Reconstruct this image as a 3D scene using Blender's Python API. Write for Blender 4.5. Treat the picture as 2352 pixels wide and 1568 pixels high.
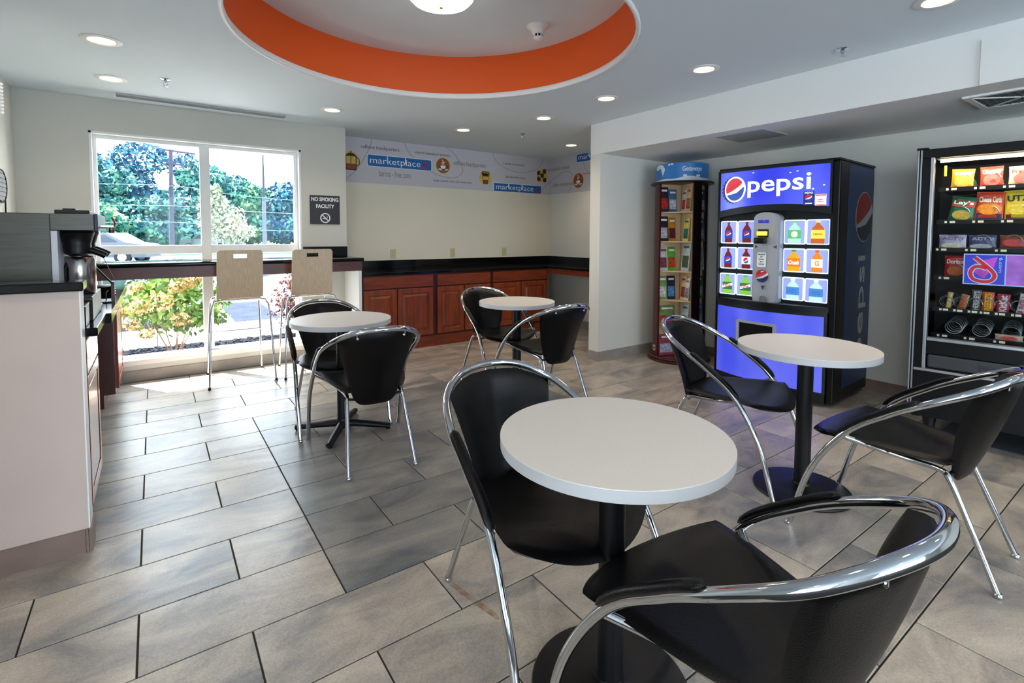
import bpy, bmesh, math, random
import numpy as np
from mathutils import Vector, Matrix
random.seed(7); np.random.seed(7)
for o in list(bpy.data.objects): bpy.data.objects.remove(o)
scene = bpy.context.scene
COL = scene.collection
PI = math.pi
R = math.radians

# ------------------------------------------------------------------ camera
FPX, CYP, YAW, PIT, ROL = 1154.07, 601.12, .618878, -.053678, -.003254
fw = Vector((math.sin(YAW)*math.cos(PIT), math.cos(YAW)*math.cos(PIT), math.sin(PIT)))
r0 = Vector((math.cos(YAW), -math.sin(YAW), 0)); d0 = fw.cross(r0)
cr_, sr_ = math.cos(ROL), math.sin(ROL)
rr = cr_*r0 + sr_*d0; dd = -sr_*r0 + cr_*d0
cam = bpy.data.cameras.new('camera'); camo = bpy.data.objects.new('camera', cam); COL.objects.link(camo)
camo.matrix_world = Matrix(((rr.x, -dd.x, -fw.x, 0), (rr.y, -dd.y, -fw.y, 0), (rr.z, -dd.z, -fw.z, 1.30), (0, 0, 0, 1)))
cam.sensor_fit = 'HORIZONTAL'; cam.sensor_width = 36; cam.lens = FPX*36/2352
cam.shift_x = 0; cam.shift_y = (CYP-784)/2352; cam.clip_start = .05; cam.clip_end = 500
scene.camera = camo
# ------------------------------------------------------------------ world, sun, exposure
w = bpy.data.worlds.new('world'); scene.world = w; w.use_nodes = True
nt = w.node_tree; nt.nodes.clear()
out = nt.nodes.new('ShaderNodeOutputWorld'); bg = nt.nodes.new('ShaderNodeBackground')
bg.inputs[0].default_value = (.74, .88, 1.0, 1); bg.inputs[1].default_value = 8.5
nt.links.new(bg.outputs[0], out.inputs[0])
sl = bpy.data.lights.new('sun', 'SUN'); sl.energy = 38; sl.angle = R(.6); sl.color = (1, .95, .86)
so = bpy.data.objects.new('sun', sl); COL.objects.link(so)
so.rotation_euler = Vector((.50, -.80, -1.32)).to_track_quat('-Z', 'Y').to_euler(); so.location = (-3, 12, 12)
def area(name, loc, rot, sx, sy, e, col=(1, 1, 1), portal=False):
    l = bpy.data.lights.new(name, 'AREA'); l.shape = 'RECTANGLE'; l.size = sx; l.size_y = sy; l.energy = e; l.color = col
    if portal: l.cycles.is_portal = True
    o = bpy.data.objects.new(name, l); COL.objects.link(o); o.location = loc; o.rotation_euler = rot
    return o
area('window_portal', (.41, 5.66, 1.18), (R(-90), 0, 0), 1.7, 2.0, 1, portal=True)
area('rear_fill_window_portal', (1.5, -4.02, 1.25), (R(90), 0, 0), 3.4, 1.9, 1, portal=True)  # sky portal for the added, unseen rear window
area('side_fill_window_portal', (-3.05, -2.2, 1.25), (0, R(-90), 0), 2.1, 3.2, 1, portal=True)  # sky portal for the added, unseen side window
vs = scene.view_settings
scene.display_settings.display_device = 'sRGB'
vs.view_transform = 'Standard'; vs.look = 'None'; vs.exposure = 0.12; vs.gamma = 1; vs.use_curve_mapping = False

# ------------------------------------------------------------------ materials
def lin(c):
    return tuple((v/255/12.92 if v/255 <= .04045 else ((v/255+.055)/1.055)**2.4) for v in c)
MATS = {}
def mat(name, col, rough=.5, metal=0, emit=0, ecol=None, noise=0, nscale=8, bump=0, bscale=60, spec=.5, coat=0, stretch=None, srgb=True):
    if name in MATS: return MATS[name]
    m = bpy.data.materials.new(name); m.use_nodes = True; t = m.node_tree; b = t.nodes['Principled BSDF']
    c = lin(col) if srgb else col
    b.inputs['Base Color'].default_value = (*c, 1); b.inputs['Roughness'].default_value = rough
    b.inputs['Metallic'].default_value = metal; b.inputs['Specular IOR Level'].default_value = spec
    if coat: b.inputs['Coat Weight'].default_value = coat; b.inputs['Coat Roughness'].default_value = .08
    if emit:
        e = lin(ecol) if ecol else c
        b.inputs['Emission Color'].default_value = (*e, 1); b.inputs['Emission Strength'].default_value = emit
    if noise or bump:
        tc = t.nodes.new('ShaderNodeTexCoord'); mp = t.nodes.new('ShaderNodeMapping')
        t.links.new(tc.outputs['Object'], mp.inputs[0])
        if stretch: mp.inputs['Scale'].default_value = stretch
    if noise:
        n = t.nodes.new('ShaderNodeTexNoise'); n.inputs['Scale'].default_value = nscale; n.inputs['Detail'].default_value = 6
        t.links.new(mp.outputs[0], n.inputs[0])
        r_ = t.nodes.new('ShaderNodeValToRGB'); r_.color_ramp.elements[0].position = .3; r_.color_ramp.elements[1].position = .72
        r_.color_ramp.elements[0].color = tuple(max(0, v*(1-noise)) for v in c)+(1,)
        r_.color_ramp.elements[1].color = tuple(min(1, v*(1+noise)) for v in c)+(1,)
        t.links.new(n.outputs[0], r_.inputs[0]); t.links.new(r_.outputs[0], b.inputs['Base Color'])
    if bump:
        n2 = t.nodes.new('ShaderNodeTexNoise'); n2.inputs['Scale'].default_value = bscale; n2.inputs['Detail'].default_value = 3
        t.links.new(mp.outputs[0], n2.inputs[0])
        bp = t.nodes.new('ShaderNodeBump'); bp.inputs['Strength'].default_value = bump; bp.inputs['Distance'].default_value = .01
        t.links.new(n2.outputs[0], bp.inputs['Height']); t.links.new(bp.outputs[0], b.inputs['Normal'])
    MATS[name] = m; return m
def glassmat(name, tint=(1, 1, 1), refl=.5):
    m = bpy.data.materials.new(name); m.use_nodes = True; t = m.node_tree; t.nodes.clear()
    o = t.nodes.new('ShaderNodeOutputMaterial'); mx = t.nodes.new('ShaderNodeMixShader')
    tr = t.nodes.new('ShaderNodeBsdfTransparent'); tr.inputs[0].default_value = (*tint, 1)
    g = t.nodes.new('ShaderNodeBsdfGlossy'); g.inputs['Roughness'].default_value = .03
    lw = t.nodes.new('ShaderNodeLayerWeight'); lw.inputs[0].default_value = .5
    pw = t.nodes.new('ShaderNodeMath'); pw.operation = 'POWER'; pw.inputs[1].default_value = 5; t.links.new(lw.outputs['Facing'], pw.inputs[0])
    f = t.nodes.new('ShaderNodeMath'); f.operation = 'MULTIPLY_ADD'; f.inputs[1].default_value = .7*refl; f.inputs[2].default_value = .04*refl; t.links.new(pw.outputs[0], f.inputs[0])
    t.links.new(f.outputs[0], mx.inputs[0]); t.links.new(tr.outputs[0], mx.inputs[1]); t.links.new(g.outputs[0], mx.inputs[2])
    t.links.new(mx.outputs[0], o.inputs[0]); return m
def tilemat(name, c1, c2, c3, rough=.31):
    m = bpy.data.materials.new(name); m.use_nodes = True; t = m.node_tree; b = t.nodes['Principled BSDF']
    g = t.nodes.new('ShaderNodeNewGeometry'); oi = t.nodes.new('ShaderNodeObjectInfo')
    mu = t.nodes.new('ShaderNodeVectorMath'); mu.operation = 'SCALE'; mu.inputs[0].default_value = (31, 17, 5)
    t.links.new(oi.outputs['Random'], mu.inputs['Scale'])
    ad = t.nodes.new('ShaderNodeVectorMath'); t.links.new(g.outputs['Position'], ad.inputs[0]); t.links.new(mu.outputs[0], ad.inputs[1])
    mp = t.nodes.new('ShaderNodeMapping'); mp.inputs['Scale'].default_value = (.8, 1.6, 1); t.links.new(ad.outputs[0], mp.inputs[0])
    n = t.nodes.new('ShaderNodeTexNoise'); n.inputs['Scale'].default_value = 2.6; n.inputs['Detail'].default_value = 9; n.inputs['Roughness'].default_value = .62
    n.inputs['Distortion'].default_value = .8
    t.links.new(mp.outputs[0], n.inputs[0])
    rp = t.nodes.new('ShaderNodeValToRGB'); e = rp.color_ramp.elements; e[0].position = .33; e[1].position = .68
    e[0].color = (*lin(c1), 1); e[1].color = (*lin(c3), 1); x = rp.color_ramp.elements.new(.5); x.color = (*lin(c2), 1)
    t.links.new(n.outputs[0], rp.inputs[0])
    n3 = t.nodes.new('ShaderNodeTexNoise'); n3.inputs['Scale'].default_value = 140; n3.inputs['Detail'].default_value = 2
    t.links.new(ad.outputs[0], n3.inputs[0])
    mx = t.nodes.new('ShaderNodeMix'); mx.data_type = 'RGBA'; mx.blend_type = 'OVERLAY'; mx.inputs[0].default_value = .35
    t.links.new(rp.outputs[0], mx.inputs[6]); t.links.new(n3.outputs[0], mx.inputs[7])
    hs = t.nodes.new('ShaderNodeHueSaturation'); mr = t.nodes.new('ShaderNodeMapRange'); mr.inputs['To Min'].default_value = .93; mr.inputs['To Max'].default_value = 1.07
    t.links.new(oi.outputs['Random'], mr.inputs[0]); t.links.new(mr.outputs[0], hs.inputs['Value'])
    t.links.new(mx.outputs[2], hs.inputs['Color']); t.links.new(hs.outputs[0], b.inputs['Base Color'])
    b.inputs['Roughness'].default_value = rough; b.inputs['Specular IOR Level'].default_value = .62
    bp = t.nodes.new('ShaderNodeBump'); bp.inputs['Strength'].default_value = .3; bp.inputs['Distance'].default_value = .006
    n2 = t.nodes.new('ShaderNodeTexNoise'); n2.inputs['Scale'].default_value = 9; n2.inputs['Detail'].default_value = 5
    t.links.new(mp.outputs[0], n2.inputs[0]); t.links.new(n2.outputs[0], bp.inputs['Height']); t.links.new(bp.outputs[0], b.inputs['Normal'])
    return m
def leafmat(name, c1, c2, c3):
    m = bpy.data.materials.new(name); m.use_nodes = True; t = m.node_tree; b = t.nodes['Principled BSDF']
    g = t.nodes.new('ShaderNodeNewGeometry')
    n = t.nodes.new('ShaderNodeTexNoise'); n.inputs['Scale'].default_value = .9; n.inputs['Detail'].default_value = 5
    t.links.new(g.outputs['Position'], n.inputs[0])
    ri = t.nodes.new('ShaderNodeMath'); ri.operation = 'MULTIPLY_ADD'; ri.inputs[1].default_value = .35; t.links.new(g.outputs['Random Per Island'], ri.inputs[0]); t.links.new(n.outputs[0], ri.inputs[2])
    rp = t.nodes.new('ShaderNodeValToRGB'); e = rp.color_ramp.elements; e[0].position = .4; e[1].position = .95
    e[0].color = (*lin(c1), 1); e[1].color = (*lin(c3), 1); x = rp.color_ramp.elements.new(.66); x.color = (*lin(c2), 1)
    t.links.new(ri.outputs[0], rp.inputs[0]); t.links.new(rp.outputs[0], b.inputs['Base Color']); b.inputs['Roughness'].default_value = .7
    return m
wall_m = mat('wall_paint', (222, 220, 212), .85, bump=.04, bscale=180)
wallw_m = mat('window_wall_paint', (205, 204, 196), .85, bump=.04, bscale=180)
cream_m = mat('cream_wall_paint', (226, 219, 200), .85, bump=.04, bscale=180)
ceil_m = mat('ceiling_paint', (222, 231, 238), .8, bump=.03, bscale=150)
pony_m = mat('half_wall_paint', (204, 185, 177), .8, noise=.03, nscale=5, bump=.06, bscale=120)
orange_m = mat('orange_paint', (232, 92, 22), .6)
white_m = mat('white_paint', (238, 238, 236), .45)
chrome_m = mat('chrome', (205, 208, 212), .07, 1)
steel_m = mat('brushed_steel', (150, 150, 150), .32, 1, noise=.08, nscale=20, stretch=(1, 1, 30))
leather_m = mat('black_leather', (6, 6, 7), .31, bump=.15, bscale=300, spec=.26)
blackmetal_m = mat('black_metal', (12, 13, 15), .42, bump=.1, bscale=400, spec=.35)
blackpl_m = mat('black_plastic', (9, 9, 11), .38, spec=.3)
gran_m = mat('black_granite', (9, 10, 12), .1, noise=.9, nscale=160, spec=.35)
lam_m = mat('table_laminate', (226, 220, 214), .42, noise=.03, nscale=220)
lame_m = mat('table_edge_laminate', (205, 204, 206), .38, noise=.03, nscale=200)
cherry_m = mat('cherry_wood', (132, 56, 24), .3, noise=.35, nscale=5, stretch=(6, 6, .8), coat=.25)
cherryh_m = mat('cherry_wood_flat_grain', (124, 50, 22), .3, noise=.35, nscale=5, stretch=(.8, 6, 6), coat=.25)
dcherry_m = mat('dark_cherry_wood', (70, 20, 14), .32, noise=.25, nscale=5, stretch=(6, 6, .8))
maple_m = mat('maple_veneer', (214, 190, 160), .42, noise=.13, nscale=7, stretch=(18, 18, .7))
birch_m = mat('pale_shelf_wood', (206, 176, 136), .5, noise=.1, nscale=10)
ivory_m = mat('ivory_plastic', (203, 190, 150), .5)
basetile_m = mat('base_tile', (150, 144, 136), .5, noise=.14, nscale=6, bump=.2, bscale=30)
basebr_m = mat('base_tile_brown', (128, 108, 98), .5, noise=.14, nscale=6, bump=.2, bscale=30)
grout_m = mat('grout', (42, 39, 38), .9)
tile_m = tilemat('floor_tile', (120, 119, 120), (168, 158, 147), (200, 189, 172))
tiled_m = tilemat('floor_tile_dark', (98, 100, 104), (130, 128, 125), (154, 148, 140))
glass_m = glassmat('window_glass', refl=.22); vglass_m = glassmat('machine_glass', (.93, .95, .95), .3)
lamp_m = mat('lamp_warm', (255, 236, 200), .5, emit=9, ecol=(255, 214, 150))
dome_m = mat('lamp_dome', (255, 255, 245), .4, emit=3.2, ecol=(255, 255, 240))
txtw_m = mat('white_print', (235, 238, 240), .5)
txtd_m = mat('dark_print', (70, 62, 60), .6)
txtg_m = mat('grey_green_print', (120, 124, 112), .6)

# ------------------------------------------------------------------ mesh helpers
def tag(o, label=None, cat=None, group=None, kind=None):
    if label: o['label'] = label
    if cat: o['category'] = cat
    if group: o['group'] = group
    if kind: o['kind'] = kind
    return o
def empty(name, loc=(0, 0, 0), rz=0, parent=None):
    o = bpy.data.objects.new(name, None); COL.objects.link(o); o.location = loc; o.rotation_euler = (0, 0, rz)
    o.empty_display_size = .1
    if parent: o.parent = parent
    return o
def thing(name, label, cat, loc=(0, 0, 0), rz=0, group=None):
    return tag(empty(name, loc, rz), label, cat, group)
def link(name, me, m, parent=None, smooth=None):
    if m is not None and len(me.materials) == 0: me.materials.append(m)
    o = bpy.data.objects.new(name, me); COL.objects.link(o)
    if parent: o.parent = parent
    if smooth:
        me.polygons.foreach_set('use_smooth', [True]*len(me.polygons))
        try: me.set_sharp_from_angle(angle=R(smooth))
        except Exception: pass
    return o
def obj(name, bm, m, parent=None, smooth=None):
    bmesh.ops.recalc_face_normals(bm, faces=bm.faces)
    me = bpy.data.meshes.new(name); bm.to_mesh(me); bm.free()
    return link(name, me, m, parent, smooth)
def NB(): return bmesh.new()
def box(bm, x0, x1, y0, y1, z0, z1, bev=0, xf=None):
    v = [bm.verts.new((x, y, z)) for z in (z0, z1) for y in (y0, y1) for x in (x0, x1)]
    F = [(0, 2, 3, 1), (4, 5, 7, 6), (0, 1, 5, 4), (2, 6, 7, 3), (0, 4, 6, 2), (1, 3, 7, 5)]
    fs = [bm.faces.new([v[i] for i in f]) for f in F]
    if bev:
        es = list({e for f in fs for e in f.edges})
        r = bmesh.ops.bevel(bm, geom=es, offset=bev, segments=1 if bev < .003 else 2, affect='EDGES', profile=.5)
        v = list({q for f in r['faces'] for q in f.verts} | {q for q in v if q.is_valid})
    if xf:
        for q in v: q.co = xf @ q.co
    return v
def lathe(bm, prof, n=32, c=(0, 0, 0), cap=True, xf=None):
    rings = []
    for r_, z in prof:
        ring = []
        for i in range(n):
            a = 2*PI*i/n; p = Vector((c[0]+r_*math.cos(a), c[1]+r_*math.sin(a), c[2]+z))
            ring.append(bm.verts.new(xf @ p if xf else p))
        rings.append(ring)
    for a, b in zip(rings[:-1], rings[1:]):
        for i in range(n): bm.faces.new((a[i], a[(i+1) % n], b[(i+1) % n], b[i]))
    if cap: bm.faces.new(rings[0][::-1]); bm.faces.new(rings[-1])
def catmull(P, n=8, closed=False):
    P = [Vector(p) for p in P]
    Q = [2*P[0]-P[1]]+P+[2*P[-1]-P[-2]]; o_ = []
    for i in range(1, len(Q)-2):
        a, b, c, d = Q[i-1:i+3]
        for k in range(n):
            t = k/n; o_.append(.5*((2*b)+(-a+c)*t+(2*a-5*b+4*c-d)*t*t+(-a+3*b-3*c+d)*t**3))
    o_.append(Q[-2]); return o_
def sweep(bm, pts, rx, ry=None, n=10, up=None, cap=True, off=(0, 0)):
    pts = [Vector(p) for p in pts]; ry = ry or rx; rings = []; N = None
    for i, p in enumerate(pts):
        T = (pts[min(i+1, len(pts)-1)]-pts[max(i-1, 0)]).normalized()
        if up is not None: N = (Vector(up)-T*Vector(up).dot(T)).normalized()
        elif N is None:
            a = Vector((0, 0, 1)) if abs(T.z) < .9 else Vector((1, 0, 0)); N = (a-T*a.dot(T)).normalized()
        else: N = (N-T*N.dot(T)).normalized()
        B = T.cross(N)
        q = rx(i/(len(pts)-1)) if callable(rx) else rx; q2 = ry(i/(len(pts)-1)) if callable(ry) else ry
        rings.append([bm.verts.new(p+B*(off[0]+q*math.cos(2*PI*k/n))+N*(off[1]+q2*math.sin(2*PI*k/n))) for k in range(n)])
    for a, b in zip(rings[:-1], rings[1:]):
        for i in range(n): bm.faces.new((a[i], a[(i+1) % n], b[(i+1) % n], b[i]))
    if cap: bm.faces.new(rings[0][::-1]); bm.faces.new(rings[-1])
def prism(bm, poly, fr, h0=0., h1=.001):
    # poly in (a,b); fr(a,b,h) -> point
    lo = [bm.verts.new(fr(a, b, h0)) for a, b in poly]; hi = [bm.verts.new(fr(a, b, h1)) for a, b in poly]
    f = bm.faces.new(hi); n = len(poly)
    for i in range(n): bm.faces.new((lo[i], lo[(i+1) % n], hi[(i+1) % n], hi[i]))
    bm.faces.new(lo[::-1])
    return f
def pillow(bm, fn, ns, nt, thick, e=8, nrm=None):
    # closed padded sheet: fn(s,t) s in[-1,1], t in[0,1]
    G = [[Vector(fn(-1+2*i/ns, j/nt)) for j in range(nt+1)] for i in range(ns+1)]
    def normal(i, j):
        a = G[min(i+1, ns)][j]-G[max(i-1, 0)][j]; b = G[i][min(j+1, nt)]-G[i][max(j-1, 0)]
        n_ = a.cross(b); return n_.normalized() if n_.length > 1e-9 else Vector((0, 0, 1))
    top = {}; bot = {}
    for i in range(ns+1):
        for j in range(nt+1):
            s = abs(-1+2*i/ns); t = abs(-1+2*j/nt)
            c = math.sqrt(max(0, 1-s**e))*math.sqrt(max(0, 1-t**e)); n_ = normal(i, j)
            edge = i in (0, ns) or j in (0, nt)
            top[i, j] = bm.verts.new(G[i][j]+n_*thick*.5*c)
            bot[i, j] = top[i, j] if edge else bm.verts.new(G[i][j]-n_*thick*.5*c)
    for i in range(ns):
        for j in range(nt):
            bm.faces.new((top[i, j], top[i+1, j], top[i+1, j+1], top[i, j+1]))
            q = [bot[i, j], bot[i, j+1], bot[i+1, j+1], bot[i+1, j]]
            bm.faces.new(q)
def front(x0=0, y0=0, z0=0):       # plane facing -y
    return lambda a, b, h: Vector((x0+a, y0-h, z0+b))
def circ(cx, cy, rx, ry=None, n=24, a0=0, a1=2*PI):
    ry = ry or rx
    m_ = n if abs(a1-a0-2*PI) < 1e-6 else n+1
    return [(cx+rx*math.cos(a0+(a1-a0)*i/n), cy+ry*math.sin(a0+(a1-a0)*i/n)) for i in range(m_)]
def rrect(x0, x1, y0, y1, r, n=4):
    P = []
    for cx, cy, a in ((x1-r, y1-r, 0), (x0+r, y1-r, PI/2), (x0+r, y0+r, PI), (x1-r, y0+r, 1.5*PI)):
        P += [(cx+r*math.cos(a+PI/2*i/n), cy+r*math.sin(a+PI/2*i/n)) for i in range(n+1)]
    return P
def subdiv(poly, d=.03):
    o_ = []
    for (a, b), (c, e) in zip(poly, poly[1:]+poly[:1]):
        k = max(1, int(math.hypot(c-a, e-b)/d)); o_ += [(a+(c-a)*i/k, b+(e-b)*i/k) for i in range(k)]
    return o_
def ribbon(pts, wd):               # polyline -> list of quads
    P = [Vector((p[0], p[1])) for p in pts]; L = []
    for i, p in enumerate(P):
        T = (P[min(i+1, len(P)-1)]-P[max(i-1, 0)]).normalized(); n_ = Vector((-T.y, T.x))*wd/2; L.append((p+n_, p-n_))
    return [[tuple(a[0]), tuple(a[1]), tuple(b[1]), tuple(b[0])] for a, b in zip(L[:-1], L[1:])]
def decal(name, polys, m, parent, fr, h0=.0, h1=.001, kind=None):
    bm = NB()
    for p in polys: prism(bm, p, fr, h0, h1)
    o = obj(name, bm, m, parent)
    if kind: o['kind'] = kind
    return o
TC = {}
def textmesh(s, bold):
    k = (s, bold)
    if k in TC: return TC[k]
    cu = bpy.data.curves.new('t', 'FONT'); cu.body = s; cu.size = 1; cu.resolution_u = 3; cu.offset = bold; cu.extrude = .01
    o = bpy.data.objects.new('t', cu); COL.objects.link(o)
    dg = bpy.context.evaluated_depsgraph_get(); dg.update(); me = o.evaluated_get(dg).to_mesh()
    V = np.array([v.co[:] for v in me.vertices]); F = [tuple(p.vertices) for p in me.polygons]
    o.evaluated_get(dg).to_mesh_clear(); bpy.data.objects.remove(o); bpy.data.curves.remove(cu)
    mn, mx = V.min(0), V.max(0); V[:, :2] = (V[:, :2]-mn[:2])/(mx[:2]-mn[:2]); V[:, 2] = (V[:, 2]+.01)/.02
    TC[k] = (V, F); return TC[k]
def text(name, s, m, parent, fr, a0, a1, b0, b1, h0=.001, h1=.002, bold=.0, rot=0, shear=0):
    V, F = textmesh(s, bold); P = []
    for x, y, z in V:
        h = h0+(h1-h0)*z
        if rot == 0: P.append(fr(a0+(a1-a0)*x+shear*(y-.5)*(a1-a0), b0+(b1-b0)*y, h))
        elif rot == 90: P.append(fr(a1-(a1-a0)*y, b0+(b1-b0)*x, h))     # reads upwards
        else: P.append(fr(a0+(a1-a0)*y, b1-(b1-b0)*x, h))                # reads downwards
    me = bpy.data.meshes.new(name); me.from_pydata([tuple(p) for p in P], [], F); me.update()
    return link(name, me, m, parent)
def copy_tree(o, parent=None):
    c = o.copy(); COL.objects.link(c)
    if parent: c.parent = parent
    for ch in list(o.children): copy_tree(ch, c)
    return c
def struct(o): o['kind'] = 'structure'; return o
def sbox(name, *a, m=wall_m, parent=None, bev=0):
    bm = NB(); box(bm, *a, bev=bev); o = obj(name, bm, m, parent)
    if not parent: struct(o)
    return o

# ================================================================== STRUCTURE
ZC = 2.43; YW = 5.47; YB = 5.885; XR = 4.885; XL = -.87; XS = 3.70; ZS = 2.122
fl = sbox('floor', -4.0, 5.0, -4.0, 6.0, -.15, -.005, m=grout_m)
# floor tiles
def tilemesh(a, b):
    bm = NB(); g = .0028; c = .0012; z = 0.
    x0, x1, y0, y1 = g, a-g, g, b-g
    lo = [bm.verts.new(p) for p in ((x0, y0, z-.009), (x1, y0, z-.009), (x1, y1, z-.009), (x0, y1, z-.009))]
    mi = [bm.verts.new(p) for p in ((x0, y0, z-c), (x1, y0, z-c), (x1, y1, z-c), (x0, y1, z-c))]
    hi = [bm.verts.new(p) for p in ((x0+c, y0+c, z), (x1-c, y0+c, z), (x1-c, y1-c, z), (x0+c, y1-c, z))]
    for A, B in ((lo, mi), (mi, hi)):
        for i in range(4): bm.faces.new((A[i], A[(i+1) % 4], B[(i+1) % 4], B[i]))
    bm.faces.new(hi); bm.faces.new(lo[::-1]); bmesh.ops.recalc_face_normals(bm, faces=bm.faces)
    me = bpy.data.meshes.new('tile'); bm.to_mesh(me); bm.free(); return me
TM = {}
PX = .3055
def inview(x, y):
    v = Vector((x, y, 0))-Vector((0, 0, 1.3)); z = v.dot(fw)
    if z < .3: return False
    px = 1176+FPX*v.dot(rr)/z; return -420 < px < 2780 and (601+FPX*v.dot(dd)/z) < 2150
def ycoord(k): return 2.085+k*.3053 if k >= -1 else 1.7797+(k+1)*.311
nt_ = 0
for k in range(-7, 13):
    y0, y1 = ycoord(k), ycoord(k+1)
    if y1 > 5.9: y1 = min(y1, 5.9)
    if y1-y0 < .03: continue
    odd = k % 2; base = (.533 if odd else .2275); xs = [base+2*PX*i for i in range(-5, 9)]
    if 0 <= k+1 <= 6: xs += [.533, .533+7*PX]
    xs = sorted(set(round(v, 4) for v in xs))
    for a, b in zip(xs[:-1], xs[1:]):
        if b-a < .02: continue
        if a < XL-.35 or a > XR: continue
        b2 = min(b, XR); cx_, cy_ = (a+b2)/2, (y0+y1)/2
        if not (inview(a, y1) or inview(b2, y1) or inview(a, y0) or inview(b2, y0)): continue
        if cy_ > YW and cx_ < 1.7: continue
        dark = (-1 <= k <= 5) and .53 <= cx_ <= .533+7*PX
        key = (round(b2-a, 3), round(y1-y0, 3), dark)
        if key not in TM: TM[key] = tilemesh(b2-a, y1-y0); TM[key].materials.append(tiled_m if dark else tile_m)
        o = bpy.data.objects.new('tile', TM[key]); COL.objects.link(o); o.parent = fl; o.location = (a, y0, 0); nt_ += 1
print('tiles', nt_)
stm = bpy.data.materials.new('floor_stain'); stm.use_nodes = True; b_ = stm.node_tree.nodes['Principled BSDF']
b_.inputs['Base Color'].default_value = (*lin((176, 128, 66)), 1); b_.inputs['Roughness'].default_value = .5
tn = stm.node_tree; tc_ = tn.nodes.new('ShaderNodeTexCoord'); nz_ = tn.nodes.new('ShaderNodeTexNoise'); nz_.inputs['Scale'].default_value = 22
tn.links.new(tc_.outputs['Object'], nz_.inputs[0]); mr_ = tn.nodes.new('ShaderNodeMapRange'); mr_.inputs['From Min'].default_value = .35; mr_.inputs['From Max'].default_value = .7; mr_.inputs['To Max'].default_value = .55
tn.links.new(nz_.outputs[0], mr_.inputs[0]); tn.links.new(mr_.outputs[0], b_.inputs['Alpha'])
bm = NB(); P = ribbon([(.868, 1.60), (.878, 1.545), (.892, 1.48), (.905, 1.42), (.92, 1.355)], .022)
for p in P: bm.faces.new([bm.verts.new((a, b, .0004)) for a, b in p])
o = obj('stain', bm, stm, fl); o['label'] = 'orange-brown streak of a stain on the floor tiles'
# ceiling with round recess
RC = (1.434, 2.752); RR = 1.144; ZT = 2.76
bm = NB(); n = 96
x0, x1, y0, y1 = -4.05, 5.0, -4.05, 6.03
def rectpt(a):
    c, s = math.cos(a), math.sin(a); t = 1e9
    if c > 1e-9: t = min(t, (x1-RC[0])/c)
    if c < -1e-9: t = min(t, (x0-RC[0])/c)
    if s > 1e-9: t = min(t, (y1-RC[1])/s)
    if s < -1e-9: t = min(t, (y0-RC[1])/s)
    return (RC[0]+t*c, RC[1]+t*s)
corn = [math.atan2(yy-RC[1], xx-RC[0]) for xx in (x0, x1) for yy in (y0, y1)]
angs = sorted([2*PI*i/n-PI for i in range(n)]+corn)
inn = [bm.verts.new((RC[0]+RR*math.cos(a), RC[1]+RR*math.sin(a), ZC)) for a in angs]
outv = [bm.verts.new((*rectpt(a), ZC)) for a in angs]
outt = [bm.verts.new((*rectpt(a), ZC+.45)) for a in angs]
for i in range(len(angs)):
    j = (i+1) % len(angs); bm.faces.new((inn[i], outv[i], outv[j], inn[j])); bm.faces.new((outv[i], outt[i], outt[j], outv[j]))
bm.faces.new(outt[::-1])
me = bpy.data.meshes.new('ceiling'); bmesh.ops.recalc_face_normals(bm, faces=bm.faces); bm.to_mesh(me); bm.free()
ce = struct(link('ceiling', me, ceil_m))
bm = NB(); lathe(bm, [(RR+.004, ZC+.02), (RR+.004, ZT+.02)], 96, (*RC, 0), cap=False); o = obj('recess_band', bm, orange_m, ce, 60)
tag(o, 'orange painted band around the round ceiling recess')
bm = NB(); lathe(bm, [(RR+.01, ZT), (RR+.01, ZT+.03)], 96, (*RC, 0), cap=True); obj('recess_top', bm, ceil_m, ce)
bm = NB(); P = [(RR-.004, ZC+.03), (RR-.010, ZC+.02), (RR-.012, ZC), (RR-.008, ZC-.010), (RR+.004, ZC-.012), (RR+.012, ZC-.006), (RR+.016, ZC+.002)]
lathe(bm, P, 96, (*RC, 0), cap=False); obj('recess_trim', bm, white_m, ce, 60)
# soffit over vending alcove
soff_m = mat('soffit_paint', (236, 236, 234), .8, bump=.03, bscale=150)
sbox('ceiling_soffit', XS, XR+.1, -4.0, 3.80, ZS, ZC+.01, m=soff_m)
sbox('trim_1', XS-.015, XS+.02, -4.0, .794, ZS-.002, 2.363, m=soff_m)
# walls
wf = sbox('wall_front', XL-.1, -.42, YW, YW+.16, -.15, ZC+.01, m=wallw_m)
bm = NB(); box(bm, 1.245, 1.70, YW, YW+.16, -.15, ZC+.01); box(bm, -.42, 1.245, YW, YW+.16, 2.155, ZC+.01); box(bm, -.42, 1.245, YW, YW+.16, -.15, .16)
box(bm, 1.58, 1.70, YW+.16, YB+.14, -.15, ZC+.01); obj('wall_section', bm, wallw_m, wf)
sbox('wall_back', 1.58, XR+.14, YB, YB+.14, -.15, ZC+.01, m=cream_m)
sbox('wall_right', XR, XR+.14, -4.1, YB, -.15, ZC+.01, m=wall_m)
sbox('wall_partition', XS, XR, 3.66, 3.80, -.15, ZS, m=wall_m)
wl = sbox('wall_left', XL-.14, XL, 1.9, YW, -.15, ZC+.01, m=wall_m)
sbox('wall_lobby', -3.14, XL-.14, 1.9, 2.04, -.15, ZC+.01, m=wall_m)
sbox('wall_half', XL, -.25, 2.63, 2.735, -.15, 1.07, m=pony_m)
bm = NB(); box(bm, -.2505, -.246, 2.629, 2.736, .096, 1.069); obj('corner_edge', bm, white_m, bpy.data.objects['wall_half'])
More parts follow.
